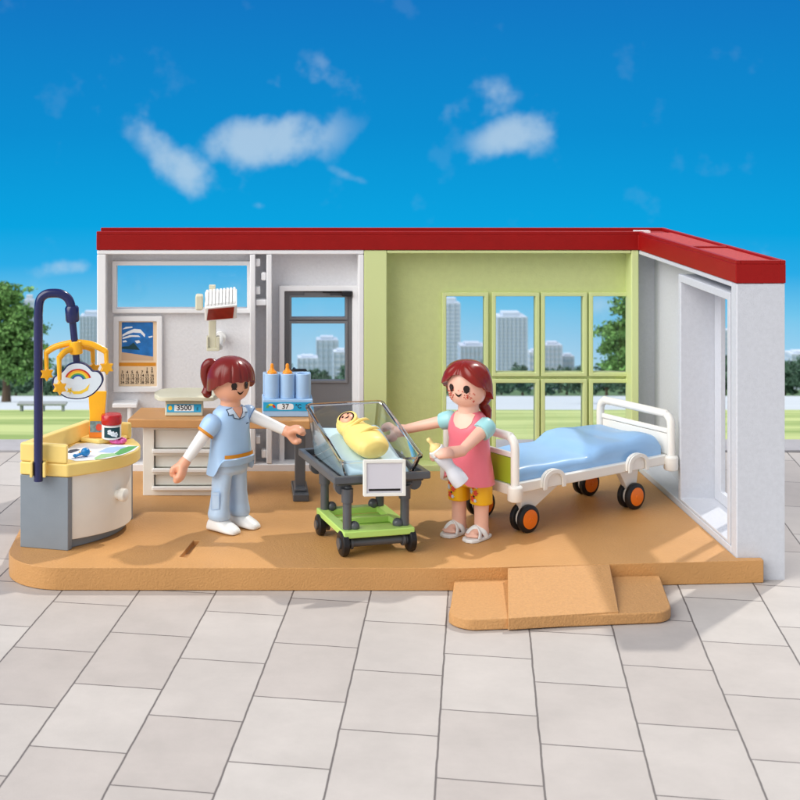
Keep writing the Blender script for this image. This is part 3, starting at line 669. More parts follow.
# heat lamp on the wall
hl = thing('heat_lamp', 'white ribbed heat lamp with dark red panel on a beige arm fixed to the wall', 'heat lamp', (X(214, 16), 16.0, Z(350, 16)))
a0 = X(204.5, 15.6); a1x = X(237, 15.6); xs = .03
prof = [(15.58, 2.20), (15.70, 2.035), (15.98, 2.10), (16.02, 2.32), (15.86, 2.352)]
def lampring(x, s=1., dz=0.): return [(x, 15.82 + (p[0]-15.82)*s, 2.195 + (p[1]-2.195)*s + dz) for p in prof]
g = G(); g.loft([lampring(a0, .95, -.01), lampring(a0+.02, 1, -.01), lampring(a1x-.02, 1, .02), lampring(a1x, .95, .02)]); head = g.build('lamp_head', M_WHITE, hl, .01)
for i in range(9):
    xx = a0+.025 + i*(a1x-a0-.055)/8; dz = -.01+.03*i/8
    g = G(); g.loft([[(x, 15.60, 2.205+dz), (x, 15.86, 2.33+dz), (x, 15.90, 2.362+dz), (x, 15.83, 2.366+dz), (x, 15.60, 2.240+dz)] for x in (xx-.013, xx+.013)]); g.build('cooling_fin', M_WHITE, head, .003)
nrm = Vector((0, -.165, -.12)).normalized()
g = G(); q = [(a0+.04, .1), (a1x-.03, .1), (a1x-.045, .9), (a0+.022, .9)]
pp = [Vector((x, 15.58+.12*t, 2.20-.165*t + (-.01+.03*(x-a0)/(a1x-a0)))) for x, t in q]
g.loft([[p + nrm*.001 for p in pp], [p + nrm*.006 for p in pp]]); g.build('red_panel', M_LAMPR, hl)
g = G(); g.box((X(208.5, 15.9), 15.95, Z(349, 16)), (X(216, 15.9), 16.03, Z(315, 16))); g.build('arm', M_BEIGE, hl, .008); g = G(); g.box((X(209, 15.9), 15.93, 2.25), (X(215.5, 15.9), 16.0, Z(285, 15.95))); g.build('arm_end', M_BEIGE, hl, .008); g = G()
g.box((X(206.5, 15.9), 15.925, Z(350, 16)), (X(219.5, 15.9), 16.06, Z(347, 16))); g.box((X(206.5, 15.9), 15.925, Z(347.2, 16)), (X(208.3, 15.9), 16.05, Z(336, 16))); g.box((X(216.2, 15.9), 15.925, Z(347.2, 16)), (X(219.5, 15.9), 16.05, Z(336, 16))); g.build('arm_clip', M_BEIGE, hl, .006)
g = G(); c = P(199.5, 302, 15.75); g.box((c.x-.045, c.y-.08, c.z-.085), (c.x+.04, c.y+.08, c.z+.085)); g.build('side_knob', M_BEIGE, hl, .02)
g = G(); c = P(220.5, 338, 16.5); g.tube([(c.x, 16.02, c.z-.03), (c.x, 16.5, c.z), ], [.03, .03], 12); g.tube([(c.x, 16.5, c.z), (c.x, YP+.001, c.z)], .065, 24); g.build('wall_mount', M_WHITE, hl)

# ------------------------------------------------------------------ bassinet trolley
ya14 = R(14); Mt = rotz(ya14, (1.243, 13.645, 0)); Mtr = rotz(ya14, (1.235, 13.80, 0))
tr = thing('bassinet_trolley', 'charcoal and lime green wheeled trolley carrying the clear bassinet', 'trolley', (1.24, 13.65, FL))
g = G(); W2, L2 = .35, .43
g.panel(lambda u, v, d: Mt @ Vector((u, v, d)), -W2, W2, -L2, L2, [(-.25, .25, -.24, .0), (-.25, .25, .05, .33)], .385, .45)
g.box((-.27, -.26, .36), (.27, .35, .384), Mt); g.build('base_shelf', M_LIME, tr, .014, seg=3)
def tw(x, y, z, M=Mt): return M @ Vector((x, y, z))
for sx_ in (-1, 1):
    for sy_ in (-1, 1):
        px_, pyy = sx_*.285, -.33 if sy_ < 0 else .36
        tp = Mtr @ Vector((sx_*.30, -.42 if sy_ < 0 else .28, .8))
        b_ = tw(px_, pyy, .452)
        tpz = Vector((b_.x, b_.y, .83))
        lg = G(); lg.tube([b_, Vector((b_.x, b_.y, .70)), Vector((b_.x, b_.y, .701)), tpz], [.042, .042, .055, .058], 18); lg.build('leg', M_CHAR, tr)
        g = G(); q = tw(px_+.07*(-sx_), pyy, .47); g.ball(q, (.05, .045, .05), n=12); g.build('leg_knob', M_CHAR, tr)
        wc = tw(sx_*.33, -.35 if sy_ < 0 else .36, FL+.115)
        if sy_ > 0: wc = tw(sx_*.34, .33, FL+.10)
        rr_ = .115 if sy_ < 0 else .10
        ax = (Mt.to_3x3() @ Vector((1, 0, 0)))
        g = G(); g.tube([wc-ax*.037, wc-ax*.033, wc-ax*.024, wc+ax*.024, wc+ax*.033, wc+ax*.037], [rr_*.6, rr_*.9, rr_, rr_, rr_*.9, rr_*.6], 28); wh = g.build('wheel', M_BLACK, tr)
        g = G(); g.tube([wc-ax*.052, wc+ax*.052], rr_*.45, 20); g.build('hub', M_CHAR, wh)
        G().tube([wc-ax*sx_*.06, wc-ax*sx_*.085, ], [.06, .06], 16).build('axle_cap', M_CHAR, wh)
for yy_ in (-.35, .33):
    G().cyl(tw(-.28, yy_, FL+.115), tw(.28, yy_, FL+.115), .038).build('axle', M_CHAR, tr)
# upper tray
g = G(); TW, TL = .475, .59
g.panel(lambda u, v, d: Mtr @ Vector((u, v, d)), -TW, TW, -TL, TL, [(-TW+.06, TW-.06, -TL+.06, TL-.06)], .895, .965)
g.box((-TW+.05, -TL+.05, .868), (TW-.05, TL-.05, .894), Mtr); g.build('upper_tray', M_CHAR, tr, .018, seg=3)
g = G()
for sx_ in (-1, 1):
    for vy in (-.47, .3):
        g.tube([Mtr @ Vector((sx_*.36, vy, .84)), Mtr @ Vector((sx_*.36, vy+.06, .84))], .07, 18)
    g.capsule(Mtr @ Vector((sx_*.30, -.46, .83)), Mtr @ Vector((sx_*.30, .34, .83)), .04, .04)
g.build('tray_bracket', M_CHAR, tr)
# sign on front
sc_ = Vector((X(384.5, 13.08), 13.11, Z(478.5, 13.08))); Ms = Matrix.Translation(sc_) @ Matrix.Rotation(R(9), 4, 'Z') @ Matrix.Rotation(R(1.5), 4, 'Y') @ Matrix.Rotation(R(-6), 4, 'X')
g = G(); g.box((-.2, -.012, -.165), (.2, .02, .165), Ms); sg = g.build('name_board', M_CREAM, tr, .012, seg=3)
g = G(); g.panel(lambda u, v, d: Ms @ Vector((u, d, v)), -.2, .2, -.165, .165, [(-.17, .17, -.135, .135)], -.026, -.013); g.build('board_frame', M_CREAM, sg, .005)
G().box((-.168, -.0145, -.133), (.168, -.013, .133), Ms).build('board_face', mat('board_lilac', (214, 212, 220), .45), sg)
G().box((-.15, -.0165, -.118), (.15, -.0148, -.098), Ms).build('board_line', M_PRINT, sg)
# clear tub
def tub_pt(u, v, zt, out=0.):
    return Mtr @ Vector((u, v, zt))
bw, bl = .33, .52; tw_, tl0, tl1 = .40, -.565, .56
zf, zb = 1.10, 1.405
def rr4(w, y0, y1, z0, z1, r, n=5):
    """rounded rectangle ring, z from z0 (front) to z1 (back)"""
    pts = []
    for cx, cyy, a0 in ((w-r, y0+r, -90), (w-r, y1-r, 0), (-w+r, y1-r, 90), (-w+r, y0+r, 180)):
        for i in range(n+1):
            a = R(a0+90*i/n); x = cx+r*math.cos(a); y = cyy+r*math.sin(a)
            pts.append(Mtr @ Vector((x, y, z0+(z1-z0)*(y-y0)/(y1-y0))))
    return pts
t = .022
tub = G().loft([rr4(bw-.0, -bl, bl, .897, .897, .05), rr4(tw_, tl0, tl1, zf-.02, zb-.02, .05), rr4(tw_+.016, tl0-.016, tl1+.016, zf-.012, zb-.012, .06), rr4(tw_+.016, tl0-.016, tl1+.016, zf+.008, zb+.008, .06), rr4(tw_-t, tl0+t, tl1-t, zf, zb, .045), rr4(bw-t, -bl+t, bl-t, .918, .918, .045)]).build('bassinet_tub', M_GLASS, None)
tag(tub, 'clear plastic bassinet tub with high back resting on the charcoal tray', 'bassinet')
# pad in the tub
g = G(); rings = []; nx, ny = 10, 14
def pad_z(v): return .99 + .20*max(0, min(1, (v+.45)/.85))**1.1
bmv = {}
for (lay, zoff, sh) in ((0, 0, 1.), (1, .0, 1.)): pass
top_r = []
prof_y = [-.50 + 1.0*i/16 for i in range(17)]
for v in prof_y:
    e = min(1, (.5-abs(v))/.05+.35) ; e = max(.55, min(1, e)); w_ = .30 + .03*(v+.5)
    zt = pad_z(v) * 1. ; zt = .93 + (zt-.93)*(e if abs(v) > .45 else 1)
    rings.append([Mtr @ Vector(p) for p in ((-w_, v, .925), (w_, v, .925), (w_+.005, v, zt-.04), (w_-.01, v, zt-.01), (w_-.05, v, zt+.004), (.1, v, zt-.008), (-.1, v, zt-.008), (-w_+.05, v, zt+.004), (-w_+.01, v, zt-.01), (-w_-.005, v, zt-.04))])
g.loft(rings); tag(g.build('bassinet_pad', M_PAD, None, sharp=80), 'pale aqua sloping pad lying inside the clear bassinet', 'pad')

# ------------------------------------------------------------------ figures
def head_r(z, r=.19, h=.205, p=2.7): 
    q = min(abs(z/h), .9999); return r*(1-q**p)**(1/p)
def head_lathe(g, c, yaw, r=.19, h=.205, low=.975):
    n = 22; g.lathe([(max(head_r(-h + 2*h*i/n, r, h), .004) * (low + (1-low)*min(1, max(0, (i/n)*1.8))), -h + 2*h*i/n) for i in range(n+1)], 36, Matrix.Translation(c))
def patch(name, m, par, c, yaw, cen, pts, r=.19, h=.205, low=.975, off=.006):
    """outline of (angle, z) round centre cen wrapped on the head"""
    g = G(); bm = g.bm; rings = 5
    def S(a, z):
        rr = head_r(z, r, h)*(low + (1-low)*min(1, max(0, ((z+h)/(2*h))*1.8))) + off
        aa = a + yaw; return Vector((c[0]+rr*math.sin(aa), c[1]-rr*math.cos(aa), c[2]+z))
    cv_ = bm.verts.new(S(*cen)); prev = None
    for k in range(1, rings+1):
        cur = [bm.verts.new(S(cen[0]+(p[0]-cen[0])*k/rings, cen[1]+(p[1]-cen[1])*k/rings)) for p in pts]
        for i in range(len(pts)):
            j = (i+1) % len(pts)
            if prev: bm.faces.new((prev[i], cur[i], cur[j], prev[j]))
            else: bm.faces.new((cv_, cur[i], cur[j]))
        prev = cur
    return g.build(name, m, par)
def ell(ca, cz_, ra, rz, n=18): return [(ca+ra*math.cos(2*math.pi*i/n), cz_+rz*math.sin(2*math.pi*i/n)) for i in range(n)]
def smile(w, z, d, t):
    up_ = [(-w+2*w*i/10, z + d*((-1+2*i/10)**2)) for i in range(11)]
    lo = [(w-2*w*i/10, z - t*(1-(1-2*i/10)**2)*1.0 - .004 + d*((1-2*i/10)**2)) for i in range(11)]
    return up_ + lo
def hair_shell(g, c, yaw, rimf, thick=.04, bulge=lambda a, t: 0., r=.19, h=.205, n=150, k=24):
    rings = []
    for i in range(k+1):
        t = i/k; ring = []
        for j in range(n):
            a = 2*math.pi*j/n - math.pi; zr = rimf(a)
            ph = t*math.pi/2; 
            ztop = h + thick*.9
            # from crown down to the rim
            z = ztop*math.cos(ph*1.0) if False else ztop - (ztop-zr)*(1-math.cos(t*math.pi*.5))**.9
            rr = (head_r(min(z, h*.999)*h/(h+thick*.9), r, h) + thick*min(1, t*3)) if z > 0 else head_r(z*.6, r, h) + thick
            if i == 0: rr = .002
            else:
                q = min(1, max(0, z/ztop)); rr = (r+thick)*(1-q**2.4)**(1/2.4) if z > 0 else (r+thick)
            rr += bulge(a, t)
            ring.append(Vector((c[0]+rr*math.sin(a+yaw), c[1]-rr*math.cos(a+yaw), c[2]+z)))
        rings.append(ring)
    last = []
    for j in range(n):
        a = 2*math.pi*j/n - math.pi; zr = rimf(a); rr = head_r(zr, r, h)-.012
        last.append(Vector((c[0]+rr*math.sin(a+yaw), c[1]-rr*math.cos(a+yaw), c[2]+zr+.012)))
    rings.append(last); g.loft(rings)
def sstep(a, b, x): t = max(0, min(1, (x-a)/(b-a))); return t*t*(3-2*t)
def hand(g, w, d, side, s=1., open_=1.):
    """toy hand: a palm with a broad finger block and a thumb that curve towards each other"""
    w = Vector(w); d = Vector(d).normalized(); side = Vector(side); side = (side - d*side.dot(d)).normalized()
    g.capsule(w - d*.03, w + d*.035*s, .05*s, .052*s)
    for sg_, rr, ln in ((1, .042, .15), (-1, .036, .13)):
        pts = [w + d*.03*s + side*sg_*.012*s, w + d*.07*s + side*sg_*.05*s*open_, w + d*(ln*.75)*s + side*sg_*.062*s*open_, w + d*ln*s + side*sg_*.045*s*open_]
        p_ = spline(pts, 4); u_ = d.cross(side)
        g.tube(p_, [rr*s*(1 - .25*(i/(len(p_)-1))) for i in range(len(p_))], 12, flat=1.5, up=u_)
        g.tube([p_[-1]-u_*rr*s*.45, p_[-1]-u_*rr*s*.3, p_[-1]+u_*rr*s*.3, p_[-1]+u_*rr*s*.45], [rr*s*.4, rr*s*.72, rr*s*.72, rr*s*.4], 10)
def ringz(cx, cy, z, ax, ay, yaw, n=32, p=2.3, hem=None):
    r_ = []
    for i in range(n):
        a = 2*math.pi*i/n; ca, sa = math.cos(a), math.sin(a)
        x = ax*math.copysign(abs(ca)**(2/p), ca); y = ay*math.copysign(abs(sa)**(2/p), sa)
        zz_ = z + (hem(a) if hem else 0)
        r_.append((cx + x*math.cos(yaw) - y*math.sin(yaw), cy + x*math.sin(yaw) + y*math.cos(yaw), zz_))
    return r_

# ---- nurse
bx, by = -.045, 14.10; nb_ = Vector((bx, by, FL)); yw = R(42)
nurse = thing('person', 'toy nurse figure with ponytail in light blue scrubs and white shoes beside the trolley', 'person', nb_, 'toy people in the room')
def nv(dx, dy, z): return Vector((bx+dx, by+dy, FL+z))
def nl(x, y, z): return Vector((bx + x*math.cos(yw) - y*math.sin(yw), by + x*math.sin(yw) + y*math.cos(yw), FL+z))
hc = nv(.005, -.01, 1.47); hy = R(31)
g = G(); head_lathe(g, hc, hy); g.tube([nv(0, 0, 1.12), nv(0, 0, 1.34)], [.11, .095], 24)
g.loft([ringz(bx, by, FL+z, a, b, yw) for z, a, b in ((.68, .13, .08), (.8, .15, .1), (1.05, .16, .1), (1.17, .12, .08))])
sR, sL = nl(-.215, .0, 1.10), nl(.20, .0, 1.12)
hR, hL = nv(-.455, -.24, .70), nv(.565, .02, .955)
g.capsule(sR, hR, .055, .04); g.capsule(sL, hL, .055, .04)
hand(g, hR, (hR-sR), (.75, -.1, .35), 1.12, .7); hand(g, hL, (hL-sL).normalized() + Vector((.0, -.2, .1)), (.62, -.42, .4), 1.1, .98)
body = g.build('body', M_SKIN, nurse, remesh=.011, smooth=3)
def bang(a):
    aa = abs((a+math.pi) % (2*math.pi)-math.pi)
    return .018 - .035*sstep(.75, 1.0, aa) - .075*sstep(1.0, 1.7, aa) - .03*sstep(1.8, 2.5, aa)
g = G(); hair_shell(g, hc, hy, lambda a: bang(a) + (.006*math.sin(a*17) if abs(a) < 1 else 0), .038, lambda a, t: .010*(1-math.exp(-(math.sin(a*7.2+.5)/.30)**2)*1.15)*sstep(.28, .6, t)*(1-sstep(.88, 1.0, abs(a))) + .014*sstep(.95, 1.15, abs(a))*sstep(.2, .8, t))
hair = g.build('hair', M_HAIR, nurse, sharp=70)
pt0 = hc + Vector((-.17, .06, .12))
g = G(); g.tube(spline([pt0 + Vector((.05, 0, 0)), pt0 + Vector((-.03, .0, .04)), pt0 + Vector((-.075, .01, .0)), pt0 + Vector((-.085, .02, -.10)), pt0 + Vector((-.065, .03, -.20)), pt0 + Vector((-.075, .02, -.27)), pt0 + Vector((-.09, .02, -.30))], 5), lerpl([.045, .05, .055, .05, .04, .055, .02], 5), 18); g.build('ponytail', M_HAIR, hair)
for s_ in (-1, 1):
    e_ = patch('eye', M_EYE, nurse, hc, hy, (s_*.37, -.022), ell(s_*.37, -.022, .155, .033))
    patch('eyebrow', M_EYE, nurse, hc, hy, (s_*.42, .022), [(s_*.42+a, .018+b) for a, b in ((-.16, -.006), (0, .006), (.16, -.004), (.16, .0), (0, .012), (-.16, -.001))])
    patch('eyelashes', M_EYE, nurse, hc, hy, (s_*.37, -.055), [(s_*.37+a, -.052+b) for a, b in ((-.14, -.012), (-.06, -.003), (.0, -.012), (.06, -.003), (.15, -.011), (.09, .012), (-.09, .012))])
patch('mouth', M_EYE, nurse, hc, hy, (0, -.098), smile(.2, -.096, .020, .014))
def hemf(z0):  # front of the tunic ends higher than its sides and back
    def f(a): s_ = math.sin(a); return .165*sstep(.12, .72, -s_)
    return f
g = G(); rg = [(1.235, .085, .075), (1.215, .13, .10), (1.17, .19, .125), (1.08, .215, .135), (.95, .212, .14), (.80, .225, .15), (.66, .245, .165), (.56, .262, .18)]
rr = [ringz(bx, by, FL+z, a, b, yw, 40, 2.4, hem=(hemf(0) if z < .6 else None)) for z, a, b in rg]
last = ringz(bx, by, FL+.58, .235, .155, yw, 40, 2.4, hem=hemf(0)); rr.append(last); rr.append(ringz(bx, by, FL+.78, .17, .12, yw, 40, 2.4))
tun = G().loft(rr).build('tunic', M_SCRUB, nurse, sharp=60)
# gold stripe along the front hem
def belt(z0, z1, a0, a1, m, par, name, grow=.004, ax0=.225, ay0=.15, ax1=.24, ay1=.16, ctr=(bx, by), yaw=yw, zslope=0.):
    rows_ = []
    for z, ax_, ay_ in ((z0, ax1, ay1), (z1, ax0, ay0)):
        row = []
        for i in range(25):
            a = R(a0 + (a1-a0)*i/24); ca, sa = math.cos(a), math.sin(a); p = 2.4
            x = (ax_+grow)*math.copysign(abs(ca)**(2/p), ca); y = (ay_+grow)*math.copysign(abs(sa)**(2/p), sa)
            row.append((ctr[0] + x*math.cos(yaw) - y*math.sin(yaw), ctr[1] + x*math.sin(yaw) + y*math.cos(yaw), FL + z))
        rows_.append(row)
    return G().loft(rows_, cap=False, closed=False).build(name, m, par)
belt(.735, .77, -136, -40, M_BAND, tun, 'gold_stripe', .010, .232, .155, .238, .159)
# collar as two printed flaps plus V neck
def tpt(x, z, off=.0035):
    """point on the front of the nurse's chest"""
    for i in range(len(rg)-1):
        if rg[i+1][0] <= z <= rg[i][0]:
            t_ = (rg[i][0]-z)/(rg[i][0]-rg[i+1][0]); ax_ = rg[i][1]*(1-t_)+rg[i+1][1]*t_; ay_ = rg[i][2]*(1-t_)+rg[i+1][2]*t_
    q = max(0, 1-abs(min(.98, abs(x)/ax_))**2.4)**(1/2.4); return nl(x, -(ay_*q+off), z)
def chest(name, m, pts, par, off=.004, f=None, n=4):
    """printed polygon laid on the chest, subdivided so it follows it"""
    f = f or tpt; cx = sum(p[0] for p in pts)/len(pts); cz_ = sum(p[1] for p in pts)/len(pts)
    pp = []
    for i in range(len(pts)):
        a, b = pts[i], pts[(i+1) % len(pts)]
        for k in range(4): pp.append((a[0]+(b[0]-a[0])*k/4, a[1]+(b[1]-a[1])*k/4))
    g = G(); bm = g.bm; c_ = bm.verts.new(f(cx, cz_, off)); prev = None
    for k in range(1, n+1):
        cur = [bm.verts.new(f(cx+(p[0]-cx)*k/n, cz_+(p[1]-cz_)*k/n, off)) for p in pp]
        for i in range(len(pp)):
            j = (i+1) % len(pp)
            if prev: bm.faces.new((prev[i], cur[i], cur[j], prev[j]))
            else: bm.faces.new((c_, cur[i], cur[j]))
        prev = cur
    return g.build(name, m, par)
chest('neckline', M_SKIN, [(-.07, 1.215), (0, 1.218), (.07, 1.215), (.03, 1.15), (0, 1.11), (-.03, 1.15)], tun, .006)
for s_ in (-1, 1):
    chest('collar_outline', M_LINE, [(s_*x, z) for x, z in ((.065, 1.222), (.125, 1.205), (.13, 1.15), (.085, 1.165), (.075, 1.12), (.0, 1.10), (-.0, 1.115), (.04, 1.16))], tun, .0075)
    chest('collar', M_SCRUBW, [(s_*x, z) for x, z in ((.068, 1.217), (.119, 1.20), (.122, 1.158), (.08, 1.174), (.069, 1.128), (.006, 1.110), (.046, 1.163))], tun, .0100)
chest('name_tag', M_LINE, [(.085, 1.055), (.125, 1.057), (.125, 1.045), (.085, 1.043)], tun, .009)
# sleeves
def sleeve(a, b, t0, t1, r0, r1, m, par, name='sleeve', bulge=0.):
    a = Vector(a); b = Vector(b); n = 8; d = (b-a).normalized()
    pts = [a+(b-a)*(t0+(t1-t0)*i/n) for i in range(n+1)]; rr = [r0+(r1-r0)*i/n + bulge*math.sin(math.pi*i/n) for i in range(n+1)]
    pts = [pts[0]-d*.05, pts[0]-d*.03] + pts + [pts[-1]-d*.012]; rr = [r0*.4, r0*.8] + rr + [rr[-1]*.75]
    return G().tube(pts, rr, 24).build(name, m, par, sharp=60)
sleeve(sR, hR, .0, .26, .092, .088, M_SCRUB, nurse, 'short_sleeve', .01); sleeve(sR, hR, .262, .315, .0905, .089, M_BAND, nurse, 'sleeve_band'); sleeve(sR, hR, .2, .90, .068, .050, M_WHITE, nurse)
sleeve(sL, hL, .0, .17, .085, .078, M_SCRUB, nurse, 'short_sleeve', .01); sleeve(sL, hL, .12, .92, .066, .050, M_WHITE, nurse)
# trousers
g = G(); g.loft([ringz(bx, by, FL+z, a, b, yw, 32, 2.4) for z, a, b in ((.80, .15, .10), (.76, .19, .125), (.68, .20, .13), (.59, .19, .125), (.55, .16, .10))])
for s_ in (-1, 1):
    o2 = nl(s_*.125, .02, 0)
    g.loft([ringz(o2.x + (bx-o2.x)*q, o2.y + (by-o2.y)*q, FL+z, a, b, yw, 28, 2.2) for z, a, b, q in ((.66, .095, .11, .26), (.52, .088, .108, .20), (.36, .083, .098, .08), (.24, .092, .104, -.02), (.16, .107, .115, -.06), (.12, .100, .108, -.06), (.108, .08, .09, -.06))])
tro = g.build('trousers', M_PANTS, nurse, remesh=.011, smooth=3)
o2 = nl(-.125, .02, 0)
def legpt(x, z, off): 
    a = x; q = .08 if z > .2 else 0; rr_ = .0965 + off; cx, cy_ = o2.x + (bx-o2.x)*.06, o2.y + (by-o2.y)*.06
    return Vector((cx + rr_*math.sin(a), cy_ - (rr_+.006)*math.cos(a), FL+z))
chest('pocket', M_PANTS, [(-.95, .40), (-.1, .41), (-.1, .24), (-.95, .22)], tro, .0095, legpt)
for q in ([(-.95, .40), (-.1, .412), (-.1, .405), (-.95, .393)], [(-.95, .365), (-.1, .377), (-.1, .371), (-.95, .359)], [(-.95, .225), (-.1, .245), (-.1, .238), (-.95, .217)], [(-.14, .41), (-.08, .41), (-.08, .24), (-.14, .24)], [(-.98, .40), (-.92, .40), (-.92, .22), (-.98, .22)]):
    chest('pocket_seam', M_SCRUBW if q[0][0] == 0 else M_SCRUB, q, tro, .012, legpt)
for s_ in (-1, 1):
    o3 = nl(s_*.134, .02, 0); fy = R(52); d = Vector((math.sin(fy), -math.cos(fy), 0)); g = G()
    rings = []
    for t_, hw_, ht in ((-.115, .05, .06), (-.105, .085, .12), (-.04, .095, .155), (.03, .098, .15), (.09, .098, .115), (.16, .095, .085), (.21, .08, .06), (.24, .045, .035)):
        sd = Vector((-d.y, d.x, 0)); c_ = o3 + d*t_; rings.append([c_ + sd*hw_*a + Vector((0, 0, b*ht + (0 if b else .0))) for a, b in ((-1, .0), (-1.0, .35), (-.85, .75), (-.4, 1), (.4, 1), (.85, .75), (1.0, .35), (1, .0))])
    g.loft(rings); sh = g.build('shoe', M_WHITE, nurse, sub=2, sharp=180)

# ---- mother
mx, my = 2.28, 13.84; yw2 = R(-40)
mom = thing('person', 'toy mother figure with long red hair in pink dress and sandals holding a baby bottle', 'person', (mx, my, FL), 'toy people in the room')
def mv(dx, dy, z): return Vector((mx+dx, my+dy, FL+z))
def ml(x, y, z): return Vector((mx + x*math.cos(yw2) - y*math.sin(yw2), my + x*math.sin(yw2) + y*math.cos(yw2), FL+z))
hc2 = mv(-.02, -.01, 1.475); hy2 = R(-36)
g = G(); head_lathe(g, hc2, hy2); g.tube([mv(0, 0, 1.12), mv(-.01, 0, 1.34)], [.11, .095], 24)
g.loft([ringz(mx, my, FL+z, a, b, yw2) for z, a, b in ((.5, .15, .1), (.8, .15, .1), (1.05, .165, .11), (1.16, .14, .1), (1.215, .10, .08))])
tR, tL = ml(-.20, .0, 1.11), ml(.20, .0, 1.10)
wR = Vector((1.66, 14.28, FL+.93)); wL = mv(-.13, -.36, .915)
g.capsule(tR, wR, .062, .045); g.capsule(tL, wL, .07, .048)
hand(g, wR, (wR-tR), (.2, .3, 1), 1.15, .9)
bt0, bt1 = Vector((1.815, 13.40, FL+1.055)), Vector((2.135, 13.36, FL+.635)); bax = (bt1-bt0).normalized()
grip = bt0 + (bt1-bt0)*.36
hd = (grip - wL).normalized(); hs = hd.cross(bax).normalized()
w3 = grip - hd*.085
g.capsule(wL, w3, .055, .06)
for sg_ in (-1, 1):
    pts = [w3 + hs*sg_*.02, w3 + hd*.03 + hs*sg_*.066, w3 + hd*.085 + hs*sg_*.082, w3 + hd*.14 + hs*sg_*.05]
    p_ = spline(pts, 4); g.tube(p_, [.044*(1-.25*i/(len(p_)-1)) for i in range(len(p_))], 12, flat=1.5, up=bax); g.ball(p_[-1], .03, n=10)
for s_ in (-1, 1):
    f3 = ml(s_*.125, .02, 0); fd = Vector((math.sin(R(-47)), -math.cos(R(-47)), 0))
    g.loft([ringz(f3.x, f3.y, FL+z, a, a, 0, 20, 2) for z, a in ((.05, .075), (.12, .07), (.25, .07), (.4, .078), (.55, .08))])
    g.capsule(f3 + Vector((0, 0, .075)) - fd*.02, f3 + Vector((0, 0, .062)) + fd*.13, .065, .04)
    sd = Vector((-fd.y, fd.x, 0))
    for q in (-.045, -.02, .005, .028, .048): g.ball(f3 + fd*(.185-abs(q+.02)*.6) + sd*q*1.1 + Vector((0, 0, .055)), (.022, .022, .018), n=8)
g.build('body', M_SKIN2, mom, remesh=.010, smooth=2)
def rim2(a):
    aa = abs(a); return .128 - .115*sstep(.05, 1.05, aa) - .05*sstep(1.1, 1.5, aa) - .10*sstep(1.5, 2.1, aa)
def bulge2(a, t): return .010*sstep(.2, .9, abs(a))*t - .014*math.exp(-(a/.07)**2) + .006*math.sin(abs(a)*7 - t*6)*sstep(.15, .6, t) - .007*math.exp(-((abs(a)*1.3 - t*1.9 + .2)/.10)**2)*sstep(.1, .3, t)
g = G(); hair_shell(g, hc2, hy2, rim2, .045, bulge2); hair2 = g.build('hair', M_HAIR2, mom, sharp=70)
q0 = hc2 + Vector((.155, .09, -.06))
g = G(); pp = spline([q0 + Vector((-.02, .0, .10)), q0, q0 + Vector((.035, .01, -.08)), q0 + Vector((.02, .02, -.15)), q0 + Vector((.05, .03, -.22)), q0 + Vector((.07, .05, -.33))], 8)
rr = lerpl([.07, .085, .07, .05, .065, .025], 8); g.tube(pp, [a*(1.08+.05*math.sin(i*.55)) for i, a in enumerate(rr)], 20, flat=.85); g.build('ponytail', M_HAIR2, hair2, sharp=80)
for s_ in (-1, 1):
    e_ = patch('eye', M_EYE, mom, hc2, hy2, (s_*.43, -.005), ell(s_*.43, -.005, .16, .034))
    patch('eyelashes', M_EYE, mom, hc2, hy2, (s_*.43, -.04), [(s_*.43+a, -.036+b) for a, b in ((-.15, -.002), (-.07, -.006), (.0, -.016), (.07, -.004), (.17, .006), (.09, .010), (-.09, .008))])
patch('mouth', M_EYE, mom, hc2, hy2, (0, -.072), smile(.2, -.070, .020, .014))
rnd = random.Random(3); g = G()
for s_ in (-1, 1):
    for k in range(26):
        a, z = s_*.52 + rnd.gauss(0, .17), -.075 + rnd.gauss(0, .026)
        if abs(a) < .24 or z > -.035: continue
        rr_ = head_r(z)*(.975 + .025*min(1, ((z+.205)/.41)*1.8)) + .004; aa = a + hy2
        g.ball((hc2.x + rr_*math.sin(aa), hc2.y - rr_*math.cos(aa), hc2.z+z), .0052, n=5)
for k in range(4): 
    a, z = rnd.gauss(0, .2), -.03 + rnd.gauss(0, .006); rr_ = head_r(z) + .0035; aa = a + hy2; g.ball((hc2.x + rr_*math.sin(aa), hc2.y - rr_*math.cos(aa), hc2.z+z), .0045, n=5)
fk = g.build('freckles', M_FRECK, mom)
rg2 = [(1.235, .075, .065), (1.205, .135, .10), (1.16, .18, .122), (1.10, .203, .145), (1.03, .208, .165), (.95, .20, .148), (.80, .213, .155), (.66, .238, .175), (.53, .255, .19)]
hem2 = lambda a: .07*sstep(.3, .95, -math.sin(a))*sstep(.2, .8, -math.cos(a)+.6) 
rr = [ringz(mx, my, FL+z, a, b, yw2, 40, 2.4, hem=(hem2 if z < .55 else None)) for z, a, b in rg2] + [ringz(mx, my, FL+.55, .235, .17, yw2, 40, 2.4, hem=hem2), ringz(mx, my, FL+.75, .16, .11, yw2, 40, 2.4)]
dress = G().loft(rr).build('dress', M_PINK, mom, sharp=60)
def mpt(x, z, off=.0035):
    for i in range(len(rg2)-1):
        if rg2[i+1][0] <= z <= rg2[i][0]:
            t_ = (rg2[i][0]-z)/(rg2[i][0]-rg2[i+1][0]); ax_ = rg2[i][1]*(1-t_)+rg2[i+1][1]*t_; ay_ = rg2[i][2]*(1-t_)+rg2[i+1][2]*t_
    q = max(0, 1-abs(min(.98, abs(x)/ax_))**2.4)**(1/2.4); return ml(x, -(ay_*q+off), z)
